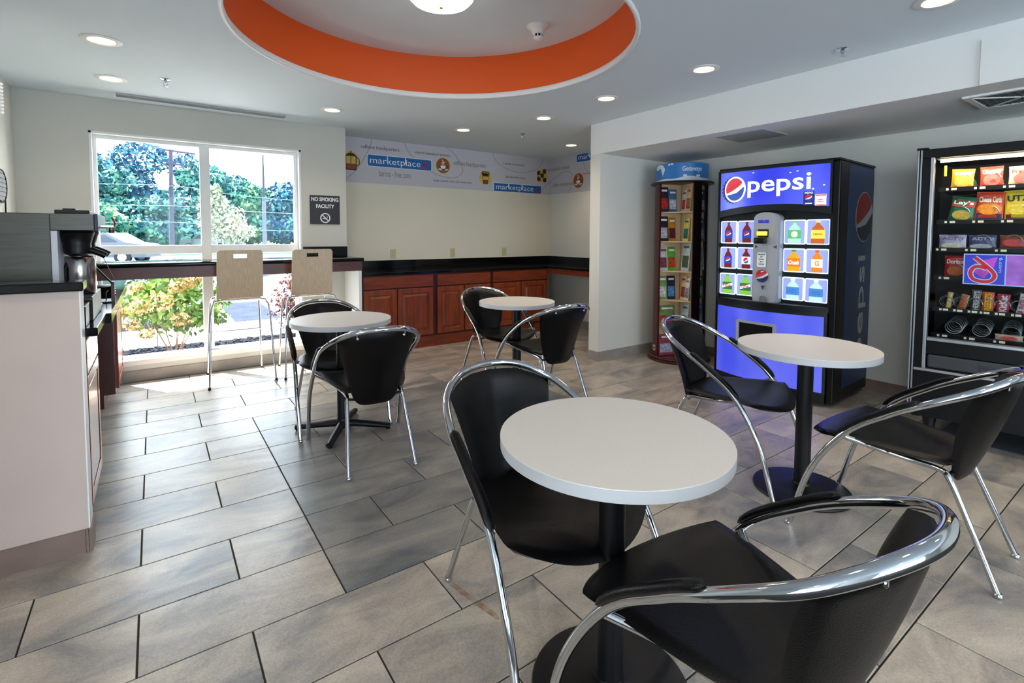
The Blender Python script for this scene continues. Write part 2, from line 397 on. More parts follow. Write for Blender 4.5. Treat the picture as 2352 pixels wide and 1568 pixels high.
def wallhole(name, ax, pos, th, a0, a1, h0, h1, z0, z1, m=wall_m):
    bm = NB()
    def B(p0, p1, q0, q1):
        if ax == 'y': box(bm, p0, p1, pos-th, pos, q0, q1)
        else: box(bm, pos-th, pos, p0, p1, q0, q1)
    B(a0, h0, -.15, ZC+.01); B(h1, a1, -.15, ZC+.01); B(h0, h1, -.15, z0); B(h0, h1, z1, ZC+.01)
    return struct(obj(name, bm, m))
wallhole('wall_rear', 'y', -4.0, .14, -4.1, XR+.14, -.2, 3.2, .3, 2.2)  # opening behind the viewer, added to let fill light in
wallhole('wall_side', 'x', -3.0, .14, -4.0, 1.9, -3.8, -.6, .2, 2.3)  # opening out of view, added and placed for its fill light
# base tiles
def basetiles(name, p0, p1, nrm, m=basetile_m, h=.096, L=.61, th=.011):
    p0, p1 = Vector((*p0, 0)), Vector((*p1, 0)); T = (p1-p0); D = T.length; T.normalize(); N = Vector((*nrm, 0))
    root = struct(empty(name, p0))
    k = 0
    while k*L < D-.01:
        a, b = k*L+.0015, min((k+1)*L, D)-.0015
        bm = NB(); pts = [T*a, T*b, T*b+N*th, T*a+N*th]
        prism(bm, [(0, 0), (1, 0), (1, 1), (0, 1)], lambda u, v, hh: (T*(a+(b-a)*u)+N*(th*v)+Vector((0, 0, hh))), 0.0, h)
        obj('base_tile', bm, m, root); k += 1
    return root
basetiles('baseboard_front', (-.26, YW), (1.70, YW), (0, -1))
basetiles('baseboard_half_wall', (-.87, 2.63), (-.25, 2.63), (0, -1), basebr_m)
basetiles('baseboard_half_wall_end', (-.25, 2.619), (-.25, 2.736), (1, 0), basebr_m)
basetiles('baseboard_partition', (XS, 3.66), (XR, 3.66), (0, -1))
basetiles('baseboard_partition_end', (XS, 3.649), (XS, 3.80), (-1, 0))
basetiles('baseboard_right', (XR, 3.64), (XR, -1.0), (-1, 0), basebr_m)
basetiles('baseboard_nook', (XR, 5.25), (XR, 3.80), (-1, 0))
# window
wn = struct(empty('window_1', (.41, YW+.1, .16)))
def wp(name, *a, m=white_m, bev=.002):
    bm = NB(); a = list(a); a[0] -= .41; a[1] -= .41; a[2] -= YW+.1; a[3] -= YW+.1; a[4] -= .16; a[5] -= .16
    box(bm, *a, bev=bev); return obj(name, bm, m, wn)
yf0, yf1 = YW+.075, YW+.125
wp('jamb', -.42, -.4, YW+.002, YW+.14, .16, 2.155); wp('jamb', 1.225, 1.245, YW+.002, YW+.14, .16, 2.155)
wp('head_jamb', -.42, 1.245, YW+.002, YW+.14, 2.135, 2.155); wp('sill', -.44, 1.26, YW-.012, YW+.14, .145, .19)
wp('frame_stile', -.40, -.375, yf0, yf1, .19, 2.135); wp('frame_stile', 1.19, 1.225, yf0, yf1, .19, 2.135)
wp('frame_rail', -.375, 1.19, yf0, yf1, 2.105, 2.135); wp('frame_rail', -.375, 1.19, yf0, yf1, .19, .215)
wp('mullion', .365, .447, yf0-.005, yf1, .215, 2.105); wp('transom', -.375, .365, yf0-.003, yf1, 1.118, 1.195); wp('transom', .447, 1.19, yf0-.003, yf1, 1.118, 1.195)
for a, b, c, d in ((-.375, .365, 1.195, 2.105), (.447, 1.19, 1.195, 2.105), (-.375, .365, .215, 1.118), (.447, 1.19, .215, 1.118)):
    wp('pane', a, b, YW+.098, YW+.102, c, d, m=glass_m, bev=0)
for i, (nm, x0_, x1_, ax) in enumerate((('fill_window_rear', -.2, 3.2, 'y'), ('fill_window_side', -3.8, -.6, 'x'))):  # unseen rear and side windows, put in as sources of sky fill
    r_ = struct(empty(nm, (0, 0, 0)))
    k = 0
    while x0_+k*1.0 <= x1_+.01:
        bm = NB(); q = x0_+k*1.0
        if ax == 'y': box(bm, q-.03, q+.03, -4.12, -4.02, .3, 2.2)
        else: box(bm, -3.12, -3.02, q-.03, q+.03, .2, 2.3)
        obj('mullion', bm, white_m, r_); k += 1

# ================================================================== FIXTURES ON CEILING AND WALLS
def downlight(x, y, label, z=ZC, e=26):
    t = thing('downlight', label, 'ceiling light', (x, y, z), 0, 'recessed downlights')
    bm = NB(); lathe(bm, [(.098, -.0003), (.100, -.003), (.094, -.006), (.068, -.007), (.062, -.001)], 28, cap=False); obj('trim_ring', bm, white_m, t, 40)
    bm = NB(); lathe(bm, [(.062, -.0015), (.060, -.0045), (.03, -.006)], 24); obj('lens', bm, lamp_m, t)
    l = bpy.data.lights.new('downlight_lamp', 'SPOT'); l.energy = e; l.spot_size = R(130); l.spot_blend = .9; l.shadow_soft_size = .07; l.color = (1, .84, .64)
    lo_ = bpy.data.objects.new('downlight_lamp', l); COL.objects.link(lo_); lo_.parent = t; lo_.location = (0, 0, -.02)
    return t
DL = [(-.217, 3.844, 'recessed round downlight at upper left, the larger of the two left of the round recess'),
      (-.222, 4.74, 'recessed round downlight nearest the left wall, in front of the linear ceiling slot'),
      (1.354, 4.73, 'recessed downlight above the window wall corner, right of the ceiling slot'),
      (2.754, 4.78, 'recessed downlight above the first cherry cabinets, farthest row, middle'),
      (3.105, 3.84, 'recessed downlight in the nook entrance between the orange recess and the back wall'),
      (4.311, 4.777, 'small recessed downlight deepest in the nook by the right wall'),
      (3.08, 2.988, 'recessed downlight just right of the round recess near the partition'),
      (3.08, 2.082, 'recessed downlight right of the orange recess with a wide white trim ring'),
      (3.098, .829, 'recessed downlight cut by the top edge of the picture at upper right')]
for x, y, lb in DL: downlight(x, y, lb)
for k, (x, y) in enumerate(((-.2, 2.0), (.6, .2), (3.1, -.4), (1.6, -.4), (-1.5, -.5), (-1.5, -2.2), (1.2, -2.2))):
    l = downlight(x, y, 'unseen recessed downlight added out of view to light the room'); l['group'] = 'added unseen downlights'  # out-of-view downlights, put in to brighten the room
def sprinkler(x, y, label):
    t = thing('sprinkler', label, 'sprinkler', (x, y, ZC), 0, 'ceiling sprinklers')
    bm = NB(); lathe(bm, [(.034, 0), (.036, -.003), (.026, -.008), (.012, -.010), (.011, -.028), (.006, -.03)], 20); obj('escutcheon', bm, chrome_m, t, 40)
    bm = NB(); sweep(bm, [(-.010, 0, -.026), (-.011, 0, -.04), (0, 0, -.05), (.011, 0, -.04), (.010, 0, -.026)], .0022, n=6); obj('yoke', bm, chrome_m, t, 40)
    bm = NB(); lathe(bm, [(.004, -.048), (.016, -.052), (.016, -.054), (.003, -.056)], 14); obj('deflector', bm, chrome_m, t)
sprinkler(.102, 4.531, 'chrome ceiling sprinkler above the window, left of the round recess')
sprinkler(3.394, 4.572, 'small chrome ceiling sprinkler inside the nook between two downlights')
sprinkler(3.427, 1.372, 'chrome ceiling sprinkler beside the soffit at upper right')
t = thing('smoke_detector', 'white conical smoke detector inside the orange round recess', 'smoke detector', (2.235, 2.83, ZT))
bm = NB(); lathe(bm, [(.078, 0), (.078, -.01), (.066, -.02), (.045, -.035), (.040, -.055), (.036, -.058)], 28); obj('base', bm, white_m, t, 40)
bm = NB(); lathe(bm, [(.030, -.057), (.030, -.078)], 20); obj('sensor_chamber', bm, blackpl_m, t, 40)
for k in range(8):
    bm = NB(); a = k*PI/4; box(bm, -.004, .004, .029, .034, -.08, -.056, xf=Matrix.Rotation(a, 4, 'Z')); obj('rib', bm, white_m, t)
bm = NB(); lathe(bm, [(.034, -.078), (.034, -.083), (.022, -.094), (.004, -.096)], 20); obj('cap', bm, white_m, t, 40)
t = thing('dome_light', 'round frosted dome light in the middle of the orange recess', 'ceiling light', (1.434, 2.752, ZT))
bm = NB(); lathe(bm, [(.20, 0), (.205, -.01), (.205, -.028), (.198, -.03)], 48); obj('rim', bm, mat('bronze', (60, 55, 40), .4, .6), t, 40)
bm = NB(); lathe(bm, [(.197, -.028), (.194, -.05), (.17, -.075), (.12, -.095), (.06, -.104), (.005, -.106)], 48); obj('diffuser', bm, dome_m, t, 60)
bm = NB(); lathe(bm, [(.012, -.104), (.012, -.112), (.004, -.118)], 12); obj('finial', bm, mat('brass', (200, 180, 120), .3, 1), t)
# linear slot diffuser
t = thing('slot_diffuser', 'long white linear air slot in the ceiling above the window', 'air vent', (.42, 5.25, ZC), R(1.5))
for k, y_ in enumerate((-.05, -.006, .038)):
    bm = NB(); box(bm, -.65, .65, y_-.006, y_+.006, -.014, 0, bev=.001); obj('rail', bm, mat('rail_grey', (178, 182, 184), .5), t)
bm = NB(); box(bm, -.64, .64, -.046, .036, -.003, -.0005); obj('dark_slot', bm, mat('slot_grey', (16, 17, 18), .7), t)
for s in (-.65, .64):
    bm = NB(); box(bm, s, s+.012, -.057, .045, -.015, 0); obj('end_cap', bm, white_m, t)
# access panel
bm = NB(); box(bm, 3.83, 4.21, 2.06, 2.47, ZS-.008, ZS, bev=.002); t = obj('access_panel', bm, mat('panel_grey', (168, 172, 176), .6)); tag(t, 'flat square access panel in the underside of the soffit above the brochure rack', 'panel')
# air vent
t = thing('air_vent', 'square white four-way air vent with black grille in the soffit', 'air vent', (4.14, .70, ZS))
bm = NB()
for a in ((-.22, .22, -.22, -.185), (-.22, .22, .185, .22), (-.22, -.185, -.185, .185), (.185, .22, -.185, .185)): box(bm, *a, -.012, 0, bev=.002)
obj('frame', bm, white_m, t)
bm = NB(); box(bm, -.186, .186, -.186, .186, -.003, -.001); obj('backing', bm, mat('vent_black', (12, 12, 12), .8), t)
for k in range(9):
    a = -.16+k*.04
    bm = NB(); box(bm, a-.002, a+.002, -.185, .185, -.009, -.003); obj('grille_bar', bm, mat('grille_grey', (96, 96, 96), .5), t)
    bm = NB(); box(bm, -.185, .185, a-.002, a+.002, -.009, -.003); obj('grille_bar', bm, MATS['grille_grey'], t)
for a in (PI/4, -PI/4):
    bm = NB(); box(bm, -.255, .255, -.006, .006, -.014, -.008, xf=Matrix.Rotation(a, 4, 'Z')); obj('divider', bm, white_m, t)
# no smoking sign
t = thing('no_smoking_sign', 'black square sign reading NO SMOKING FACILITY on the window wall', 'sign', (1.475, YW, 1.555))
bm = NB(); box(bm, -.152, .152, -.012, 0, -.15, .15, bev=.002); obj('plate', bm, mat('sign_black', (34, 32, 38), .45), t)
f_ = front(0, -.012)
text('lettering', 'NO SMOKING', txtw_m, t, f_, -.138, .138, .088, .130, bold=.03)
text('lettering', 'FACILITY', txtw_m, t, f_, -.092, .094, .018, .058, bold=.03)
bm = NB()
for i in range(28):
    a, b = 2*PI*i/28, 2*PI*(i+1)/28
    prism(bm, [(.052*math.cos(a), -.085+.052*math.sin(a)), (.052*math.cos(b), -.085+.052*math.sin(b)), (.041*math.cos(b), -.085+.041*math.sin(b)), (.041*math.cos(a), -.085+.041*math.sin(a))], f_, 0, .002)
prism(bm, [(-.036, -.055), (-.028, -.048), (.036, -.115), (.029, -.121)], f_, 0, .002); obj('prohibition_ring', bm, txtw_m, t)
decal('cigarette', [[(-.026, -.095), (.02, -.095), (.02, -.087), (-.026, -.087)], ribbon([(.016, -.08), (.024, -.074), (.018, -.066), (.026, -.058)], .004)[0], ribbon([(.024, -.074), (.018, -.066), (.026, -.058)], .004)[0]], txtw_m, t, f_)
# outlets
for x, lb in ((2.394, 'ivory wall outlet above the backsplash, nearest the window wall'), (3.222, 'ivory wall outlet in the middle of the back wall above the worktop'), (4.054, 'ivory wall outlet nearest the nook corner above the worktop')):
    t = thing('wall_outlet', lb, 'outlet', (x, YB, 1.062), 0, 'ivory outlets above the nook worktop')
    bm = NB(); box(bm, -.036, .036, -.007, 0, -.058, .058, bev=.002); obj('cover_plate', bm, ivory_m, t)
    for dz in (-.024, .024):
        bm = NB(); box(bm, -.017, .017, -.010, -.006, dz-.015, dz+.015, bev=.002); rc = obj('receptacle', bm, ivory_m, t)
        bm = NB()
        for dx in (-.007, .007): box(bm, dx-.0015, dx+.0015, -.0106, -.0098, dz-.004, dz+.007)
        obj('slot', bm, blackpl_m, rc)
    bm = NB(); lathe(bm, [(.003, 0), (.003, .0085)], 8, xf=Matrix.Rotation(R(90), 4, 'X')); obj('screw', bm, steel_m, t)

# ---- wall art on left wall
t = thing('wall_decoration', 'oval slatted grey wall ornament with thin dark rod on the left wall', 'wall decoration', (XL, 4.95, 1.53))
bm = NB(); sweep(bm, [(.012, .155*math.cos(a), .1+.115*math.sin(a)) for a in [2*PI*i/28 for i in range(29)]], .005, n=6); obj('rim', bm, blackmetal_m, t, 40)
for k in range(7):
    z_ = -.001+k*.032; hw = .15*math.sqrt(max(.05, 1-((z_+.012-.1)/.12)**2))
    bm = NB(); box(bm, .004, .012, -hw, hw, z_, z_+.026, bev=.001); obj('slat', bm, mat('grey_slat', (150, 155, 160), .6, noise=.2, nscale=20), t)
bm = NB(); sweep(bm, [(.012, .10, .02), (.012, .09, -.1), (.012, .09, -.28)], .005, n=6); obj('rod', bm, blackmetal_m, t)
t = thing('wall_sconce', 'white ribbed wall lamp at the left edge above the slatted ornament', 'wall lamp', (XL, 4.47, 2.16))
bm = NB(); lathe(bm, [(.05+.006*(k % 2), -.11+k*.011) for k in range(18)], 24, (.07, 0, 0)); obj('ribbed_shade', bm, white_m, t)
bm = NB(); lathe(bm, [(.018, .087), (.02, .12), (.012, .14)], 14, (.07, 0, 0)); obj('socket_cap', bm, blackmetal_m, t, 40)
bm = NB(); sweep(bm, [(0, 0, .11), (.03, 0, .13), (.07, 0, .13)], .006, n=6); obj('bracket', bm, blackmetal_m, t)

# ================================================================== MURAL BORDER
lav_m = mat('border_paper', (196, 193, 200), .8)
blue_m = mat('banner_blue', (22, 98, 168), .6); bandw_m = mat('banner_white', (225, 232, 240), .6)
red_m = mat('print_red', (178, 24, 58), .6); brown_m = mat('print_brown', (150, 82, 28), .6); dbrown_m = mat('print_dark_brown', (72, 26, 18), .6)
yel_m = mat('print_yellow', (206, 178, 92), .6); linep_m = mat('print_line', (150, 142, 134), .7); rust_m = mat('print_rust', (150, 60, 45), .6)
mu = thing('wallpaper_border', 'printed coffee wallpaper border with blue banners across the nook back wall', 'wallpaper', (0, YB, 0))
f_ = front(0, -.0005)
bm = NB(); prism(bm, [(1.70, 1.905), (4.885, 1.905), (4.885, 2.43), (1.70, 2.43)], f_, 0, .0015); obj('paper', bm, lav_m, mu)
H0, H1 = .0015, .0022
def lines(name, pts, m, par, fr, wd=.007):
    decal(name, ribbon([tuple(p[:2]) for p in catmull([(a, b, 0) for a, b in pts], 5)], wd), m, par, fr, H0, H1)
def banner(par, fr, x0, x1, z0, z1, s, tx0, tx1, tz0, tz1, six=None, flatbottom=False, sixcut=None, left=True):
    o = decal('banner_edge', [rrect(x0-.008, x1+.008, z0-.006, z1+.008, .02)], bandw_m, par, fr, H0, H0+.0006)
    o = decal('banner', [rrect(x0, x1, z0, z1, .004 if flatbottom else .018)], blue_m, par, fr, H0+.0006, H0+.0012)
    text('lettering', s, txtw_m, par, fr, tx0, tx1, tz0, tz1, H0+.0012, H0+.0020, bold=-.004)
    for lx in ((x0+(x1-x0)*.294, x0+(x1-x0)*.575) if six else ()):
        decal('letter_stroke', [[(lx-.005, tz0+.045), (lx+.005, tz0+.045), (lx+.005, z1), (lx-.005, z1)]], txtw_m, par, fr, H0+.0012, H0+.002)
    if six:
        a, b, c, d = six; w_ = b-a
        P = catmull([(a+w_*.85, d, 0), (a+w_*.35, c+(d-c)*.66, 0), (a+w_*.05, c+(d-c)*.3, 0), (a+w_*.18, c+(d-c)*.06, 0), (a+w_*.5, c, 0), (a+w_*.85, c+(d-c)*.08, 0), (a+w_*.95, c+(d-c)*.3, 0), (a+w_*.75, c+(d-c)*.52, 0), (a+w_*.4, c+(d-c)*.5, 0), (a+w_*.15, c+(d-c)*.35, 0)], 4)
        P = [p for p in P if p.y >= z0] if sixcut else P
        decal('numeral', ribbon([tuple(p[:2]) for p in P], .013), red_m, par, fr, H0+.0013, H0+.0022)
def cupicon(par, fr, cx, cz, r):
    decal('icon_disc', [circ(cx, cz, r+.006, n=32)], yel_m, par, fr, H0, H0+.0006)
    decal('icon_disc', [circ(cx, cz, r, n=32)], brown_m, par, fr, H0+.0006, H0+.0012)
    decal('saucer_print', [circ(cx-.2*r, cz-.5*r, .55*r, .12*r), circ(cx+.25*r, cz-.5*r, .5*r, .11*r)], txtw_m, par, fr, H0+.0012, H0+.0016)
    decal('handle_print', ribbon([(cx+.4*r, cz+.02*r), (cx+.72*r, cz), (cx+.7*r, cz-.25*r), (cx+.4*r, cz-.35*r)], .09*r), dbrown_m, par, fr, H0+.0012, H0+.0018)
    decal('cup_print', [[(cx-.5*r, cz+.1*r), (cx-.42*r, cz-.3*r), (cx-.2*r, cz-.52*r), (cx+.2*r, cz-.52*r), (cx+.4*r, cz-.3*r), (cx+.46*r, cz+.1*r)]], dbrown_m, par, fr, H0+.0014, H0+.002)
    decal('cup_print', [[(cx-.42*r, cz+.02*r), (cx-.35*r, cz-.28*r), (cx-.15*r, cz-.44*r), (cx+.15*r, cz-.44*r), (cx+.33*r, cz-.28*r), (cx+.38*r, cz+.02*r)]], txtw_m, par, fr, H0+.0018, H0+.0024)
    decal('steam_print', ribbon([(cx-.05*r, cz+.15*r), (cx-.2*r, cz+.4*r), (cx+.05*r, cz+.5*r), (cx-.15*r, cz+.8*r)], .1*r)+ribbon([(cx+.15*r, cz+.15*r), (cx+.02*r, cz+.35*r), (cx+.25*r, cz+.5*r)], .09*r), txtw_m, par, fr, H0+.0012, H0+.002)
lines('curve_print', [(2.142, 2.427), (2.113, 2.33), (2.052, 2.207), (1.951, 2.056), (1.84, 1.952), (1.75, 1.91)], linep_m, mu, f_)
lines('curve_print', [(2.553, 2.43), (2.592, 2.344), (2.673, 2.249)], linep_m, mu, f_)
lines('curve_print', [(2.901, 2.112), (3.036, 2.061), (3.198, 2.044), (3.306, 2.066), (3.374, 2.136), (3.365, 2.224), (3.298, 2.306), (3.24, 2.373), (3.13, 2.428)], linep_m, mu, f_)
lines('curve_print', [(3.858, 2.428), (3.882, 2.368), (3.95, 2.294), (4.086, 2.233), (4.226, 2.204), (4.39, 2.204), (4.558, 2.237), (4.676, 2.296), (4.73, 2.368), (4.741, 2.42)], linep_m, mu, f_)
lines('curve_print', [(4.733, 1.97), (4.81, 2.043), (4.884, 2.09)], linep_m, mu, f_)
text('lettering', 'caffeine headquarters', txtd_m, mu, f_, 2.01, 2.486, 2.300, 2.355, H0, H1)
banner(mu, f_, 2.086, 2.917, 2.114, 2.245, 'marketplace', 2.115, 2.767, 2.122, 2.222, (2.793, 2.873, 2.128, 2.238))
text('lettering', 'barista - free zone', txtg_m, mu, f_, 2.225, 2.638, 1.998, 2.072, H0, H1)
text('lettering', 'mood elevation station', txtd_m, mu, f_, 2.70, 3.183, 2.315, 2.350, H0, H1)
cupicon(mu, f_, 3.086, 2.193, .097)
text('lettering', 'may cause non-drowsiness', txtd_m, mu, f_, 2.948, 3.516, 1.975, 2.014, H0, H1)
text('lettering', 'caffeine headquarters', txtg_m, mu, f_, 3.24, 3.741, 2.195, 2.278, H0, H1)
text('lettering', 'Liquid motivation', txtd_m, mu, f_, 4.037, 4.411, 2.283, 2.320, H0, H1)
text('lettering', 'barista-free zone', txtd_m, mu, f_, 4.077, 4.427, 2.106, 2.140, H0, H1)
banner(mu, f_, 3.878, 4.717, 1.912, 2.022, 'marketplace', 3.912, 4.571, 1.914, 2.012, (4.60, 4.68, 1.885, 1.99), True, True)
text('lettering', 'mood', txtg_m, mu, f_, 4.79, 4.884, 2.250, 2.310, H0, H1)
# press icon
decal('icon_disc', [circ(1.888, 2.155, .098, .106, 32)], yel_m, mu, f_, H0, H0+.0006)
decal('press_print', [[(1.835, 2.053), (1.944, 2.053), (1.944, 2.12), (1.835, 2.12)]], rust_m, mu, f_, H0+.0006, H0+.0012)
decal('press_print', [[(1.825, 2.05), (1.835, 2.05), (1.835, 2.22), (1.825, 2.22)], [(1.944, 2.05), (1.954, 2.05), (1.954, 2.22), (1.944, 2.22)], [(1.885, 2.12), (1.893, 2.12), (1.893, 2.2), (1.885, 2.2)], circ(1.89, 2.205, .058, .04, 16, 0, PI), [(1.884, 2.24), (1.896, 2.24), (1.896, 2.268), (1.884, 2.268)], [(1.83, 2.046), (1.95, 2.046), (1.945, 2.058), (1.835, 2.058)]]+ribbon([(1.95, 2.2), (1.985, 2.18), (1.988, 2.12), (1.95, 2.09)], .01), dbrown_m, mu, f_, H0+.0012, H0+.002)
# paper cup icon
decal('icon_disc', [circ(3.738, 2.08, .098, n=32)], yel_m, mu, f_, H0, H0+.0006)
decal('paper_cup_print', [[(3.70, 2.0), (3.775, 2.0), (3.795, 2.14), (3.682, 2.14)], rrect(3.674, 3.803, 2.13, 2.165, .01)], dbrown_m, mu, f_, H0+.0006, H0+.0012)
decal('paper_cup_print', [[(3.70, 2.05), (3.776, 2.05), (3.782, 2.10), (3.694, 2.10)], rrect(3.685, 3.792, 2.142, 2.152, .004)], yel_m, mu, f_, H0+.0012, H0+.002)
decal('paper_cup_print', [[(3.706, 2.012), (3.77, 2.012), (3.773, 2.035), (3.703, 2.035)]], rust_m, mu, f_, H0+.0012, H0+.002)
decal('icon_disc', [circ(4.735, 2.182, .1, n=32)], yel_m, mu, f_, H0, H0+.0006)
for a, b in ((4.671, 2.216), (4.778, 2.245), (4.737, 2.181), (4.672, 2.127), (4.785, 2.118)):
    decal('bean_print', [circ(a, b, .034, .036, 16)], dbrown_m, mu, f_, H0+.0006, H0+.0014)
    decal('bean_print', ribbon([(a-.008, b+.03), (a+.004, b), (a-.004, b-.03)], .003), rust_m, mu, f_, H0+.0014, H0+.002)
m2 = thing('wallpaper_border', 'printed coffee wallpaper border on the nook right wall beside the partition', 'wallpaper', (XR, 5.885, 0), -PI/2)
f_ = front(0, -.0005)   # local a = 5.885 - y
bm = NB(); prism(bm, [(0.002, 1.905), (2.085, 1.905), (2.085, 2.43), (.002, 2.43)], f_, 0, .0015); obj('paper', bm, lav_m, m2)
Y_ = lambda L: [(5.885-y, z) for y, z in L]
lines('curve_print', Y_([(5.88, 2.09), (5.737, 2.162), (5.596, 2.208), (5.471, 2.212), (5.385, 2.171), (5.366, 2.088), (5.395, 2.009), (5.455, 1.915)]), linep_m, m2, f_)
lines('curve_print', Y_([(5.152, 2.306), (5.129, 2.241), (5.071, 2.172), (4.9, 2.05)]), linep_m, m2, f_)
text('lettering', 'elevation station', txtg_m, m2, f_, .02, .438, 2.250, 2.310, H0, H1)
text('lettering', 'caffeine headquarters', txtg_m, m2, f_, .07, .514, 2.000, 2.068, H0, H1)
cupicon(m2, f_, .631, 2.064, .1)
banner(m2, f_, .592, 1.42, 2.32, 2.425, 'marketplace', .628, 1.28, 2.33, 2.42, (1.30, 1.38, 2.325, 2.415))
text('lettering', 'espresso yourself', rust_m, m2, f_, .712, 1.2, 2.13, 2.165, H0, H1)

# ================================================================== NOOK CABINETS
def raised_panel(bm, x0, x1, z0, z1, y, th=.02, fr=.055):
    box(bm, x0, x1, y-th*.5, y, z0, z1, bev=.0015)
    for a in ((x0, x0+fr, z0, z1), (x1-fr, x1, z0, z1), (x0+fr, x1-fr, z0, z0+fr), (x0+fr, x1-fr, z1-fr, z1)):
        box(bm, a[0], a[1], y-th, y-th*.5, a[2], a[3], bev=.002)
    # raised centre
    a, b, c, d = x0+fr+.012, x1-fr-.012, z0+fr+.012, z1-fr-.012; i = .022
    lo = [bm.verts.new(p) for p in ((a, y-th*.5, c), (b, y-th*.5, c), (b, y-th*.5, d), (a, y-th*.5, d))]
    hi = [bm.verts.new(p) for p in ((a+i, y-th*.95, c+i), (b-i, y-th*.95, c+i), (b-i, y-th*.95, d-i), (a+i, y-th*.95, d-i))]
    for k in range(4): bm.faces.new((lo[k], lo[(k+1) % 4], hi[(k+1) % 4], hi[k]))
    bm.faces.new(hi)
for x0, x1, d1, d2, lb in ((1.735, 2.65, (1.80, 2.175), (2.186, 2.620), 'cherry base cabinet with two doors in the nook, left, next to the window bar end'),
                        (2.652, 3.432, (2.677, 3.032), (3.047, 3.410), 'middle cherry base cabinet with two doors behind the rear right table'),
                        (3.434, 4.345, (3.455, 3.882), (3.900, 4.325), 'right cherry base cabinet with two doors nearest the nook corner')):
    t = thing('base_cabinet', lb, 'cabinet', ((x0+x1)/2, 5.27, 0), 0, 'cherry base cabinets along the nook back wall'); c = (x0+x1)/2
    bm = NB(); box(bm, x0-c, x1-c, 0, .60, .0, .8545); obj('body', bm, dcherry_m, t)
    bm = NB(); box(bm, x0-c, x1-c, -.002, .02, .0, .125, bev=.001); obj('plinth', bm, cherryh_m, t)
    bm = NB(); box(bm, d1[0]-c, d2[1]-c, -.022, 0, .708, .838, bev=.003); obj('drawer_front', bm, cherryh_m, t)
    for d in (d1, d2):
        bm = NB(); raised_panel(bm, d[0]-c, d[1]-c, .147, .692, 0, .022); obj('door', bm, cherry_m, t)
t = thing('worktop', 'L-shaped black granite worktop with backsplash around the nook', 'worktop', (3.3, 5.5, .855))
bm = NB(); box(bm, 1.735-3.3, XR-3.3-.002, 5.235-5.5, YB-5.5-.002, 0, .03, bev=.004); obj('slab', bm, gran_m, t)
bm = NB(); box(bm, 4.30-3.3, XR-3.3, 3.80-5.5, 5.235-5.5, 0, .03, bev=.004); obj('slab', bm, gran_m, t)
bm = NB(); box(bm, 1.70-3.3, XR-3.3, YB-5.5-.02, YB-5.5, .03, .13, bev=.002); obj('backsplash', bm, gran_m, t)
bm = NB(); box(bm, XR-3.3-.02, XR-3.3, 3.80-5.5, YB-5.5-.02, .03, .13, bev=.002); obj('backsplash', bm, gran_m, t)
bm = NB(); box(bm, 4.325-3.3, 4.345-3.3, 3.80-5.5, 5.24-5.5, -.07, 0); obj('apron', bm, cherryh_m, t)
# window bar
t = thing('window_bar', 'black granite counter bar with cherry apron across the window', 'counter', (.4, 5.22, 1.03))
bm = NB(); box(bm, XL-.4, 1.715-.4, 4.955-5.22, YW-5.22, 0, .036, bev=.012); obj('bar_top', bm, gran_m, t, 40)
bm = NB(); box(bm, XL-.4, 1.70-.4, 4.985-5.22, 5.005-5.22, -.095, 0); obj('apron', bm, mat('apron_wood', (84, 34, 24), .35, noise=.3, nscale=5, stretch=(.8, 6, 6)), t)
bm = NB(); box(bm, 1.248-.4, 1.70-.4, YW-5.22-.02, YW-5.22, .036, .14, bev=.002); obj('backsplash', bm, gran_m, t)
bm = NB(); box(bm, 1.672-.4, 1.70-.4, 5.005-5.22, YW-5.22, -1.03, 0); o = obj('end_panel', bm, white_m, t)

# ================================================================== LEFT COUNTER
def door_x(bm, y0, y1, z0, z1, x, th=.02, fr=.05):   # door facing +x
    box(bm, x, x+th*.5, y0, y1, z0, z1, bev=.0015)
    for a in ((y0, y0+fr, z0, z1), (y1-fr, y1, z0, z1), (y0+fr, y1-fr, z0, z0+fr), (y0+fr, y1-fr, z1-fr, z1)):
        box(bm, x+th*.5, x+th, a[0], a[1], a[2], a[3], bev=.002)
    a, b, c, d = y0+fr+.01, y1-fr-.01, z0+fr+.01, z1-fr-.01
    if b-a > .06: box(bm, x+th*.4, x+th*.85, a, b, c, d, bev=.004)
for y0, y1, yy, lb in ((2.74, 3.26, (2.76, 3.236), 'cherry base cabinet under the coffee brewer, just behind the half wall'), (4.735, 5.455, (4.79, 5.42), 'tall-doored cherry base cabinet in the window corner under the left counter')):
    t = thing('base_cabinet', lb, 'cabinet', (-.56, (y0+y1)/2, 0)); c = (y0+y1)/2
    bm = NB(); box(bm, -.305, .295, y0-c, y1-c, .10, .865); obj('body', bm, dcherry_m, t)
    bm = NB(); box(bm, -.305, .225, y0-c, y1-c, .0, .10); obj('plinth', bm, dcherry_m, t)
    bm = NB(); door_x(bm, yy[0]-c, yy[1]-c, .13, .69, .295); obj('door', bm, cherry_m, t)
    bm = NB(); box(bm, .295, .315, yy[0]-c, yy[1]-c, .70, .845, bev=.003); obj('drawer_front', bm, cherryh_m, t)
t = thing('worktop', 'black granite counter along the left wall holding the coffee brewer', 'worktop', (-.5, 4.0, .866))
bm = NB(); box(bm, XL+.5, -.205+.5, 2.737-4, 3.215-4, 0, .036, bev=.004); obj('slab', bm, gran_m, t)
bm = NB(); box(bm, XL+.5, -.185+.5, 3.217-4, 4.952-4, -.018, .034, bev=.004); obj('slab', bm, gran_m, t)
bm = NB(); box(bm, XL+.5, -.20+.5, 4.952-4, 5.468-4, -.0005, .034, bev=.004); obj('slab', bm, gran_m, t)
t = obj('ledge_cap', (lambda b: (box(b, XL, -.235, 2.612, 2.75, 1.0705, 1.108, bev=.006), b)[-1])(NB()), gran_m); tag(t, 'black granite ledge cap on top of the half wall', 'ledge')
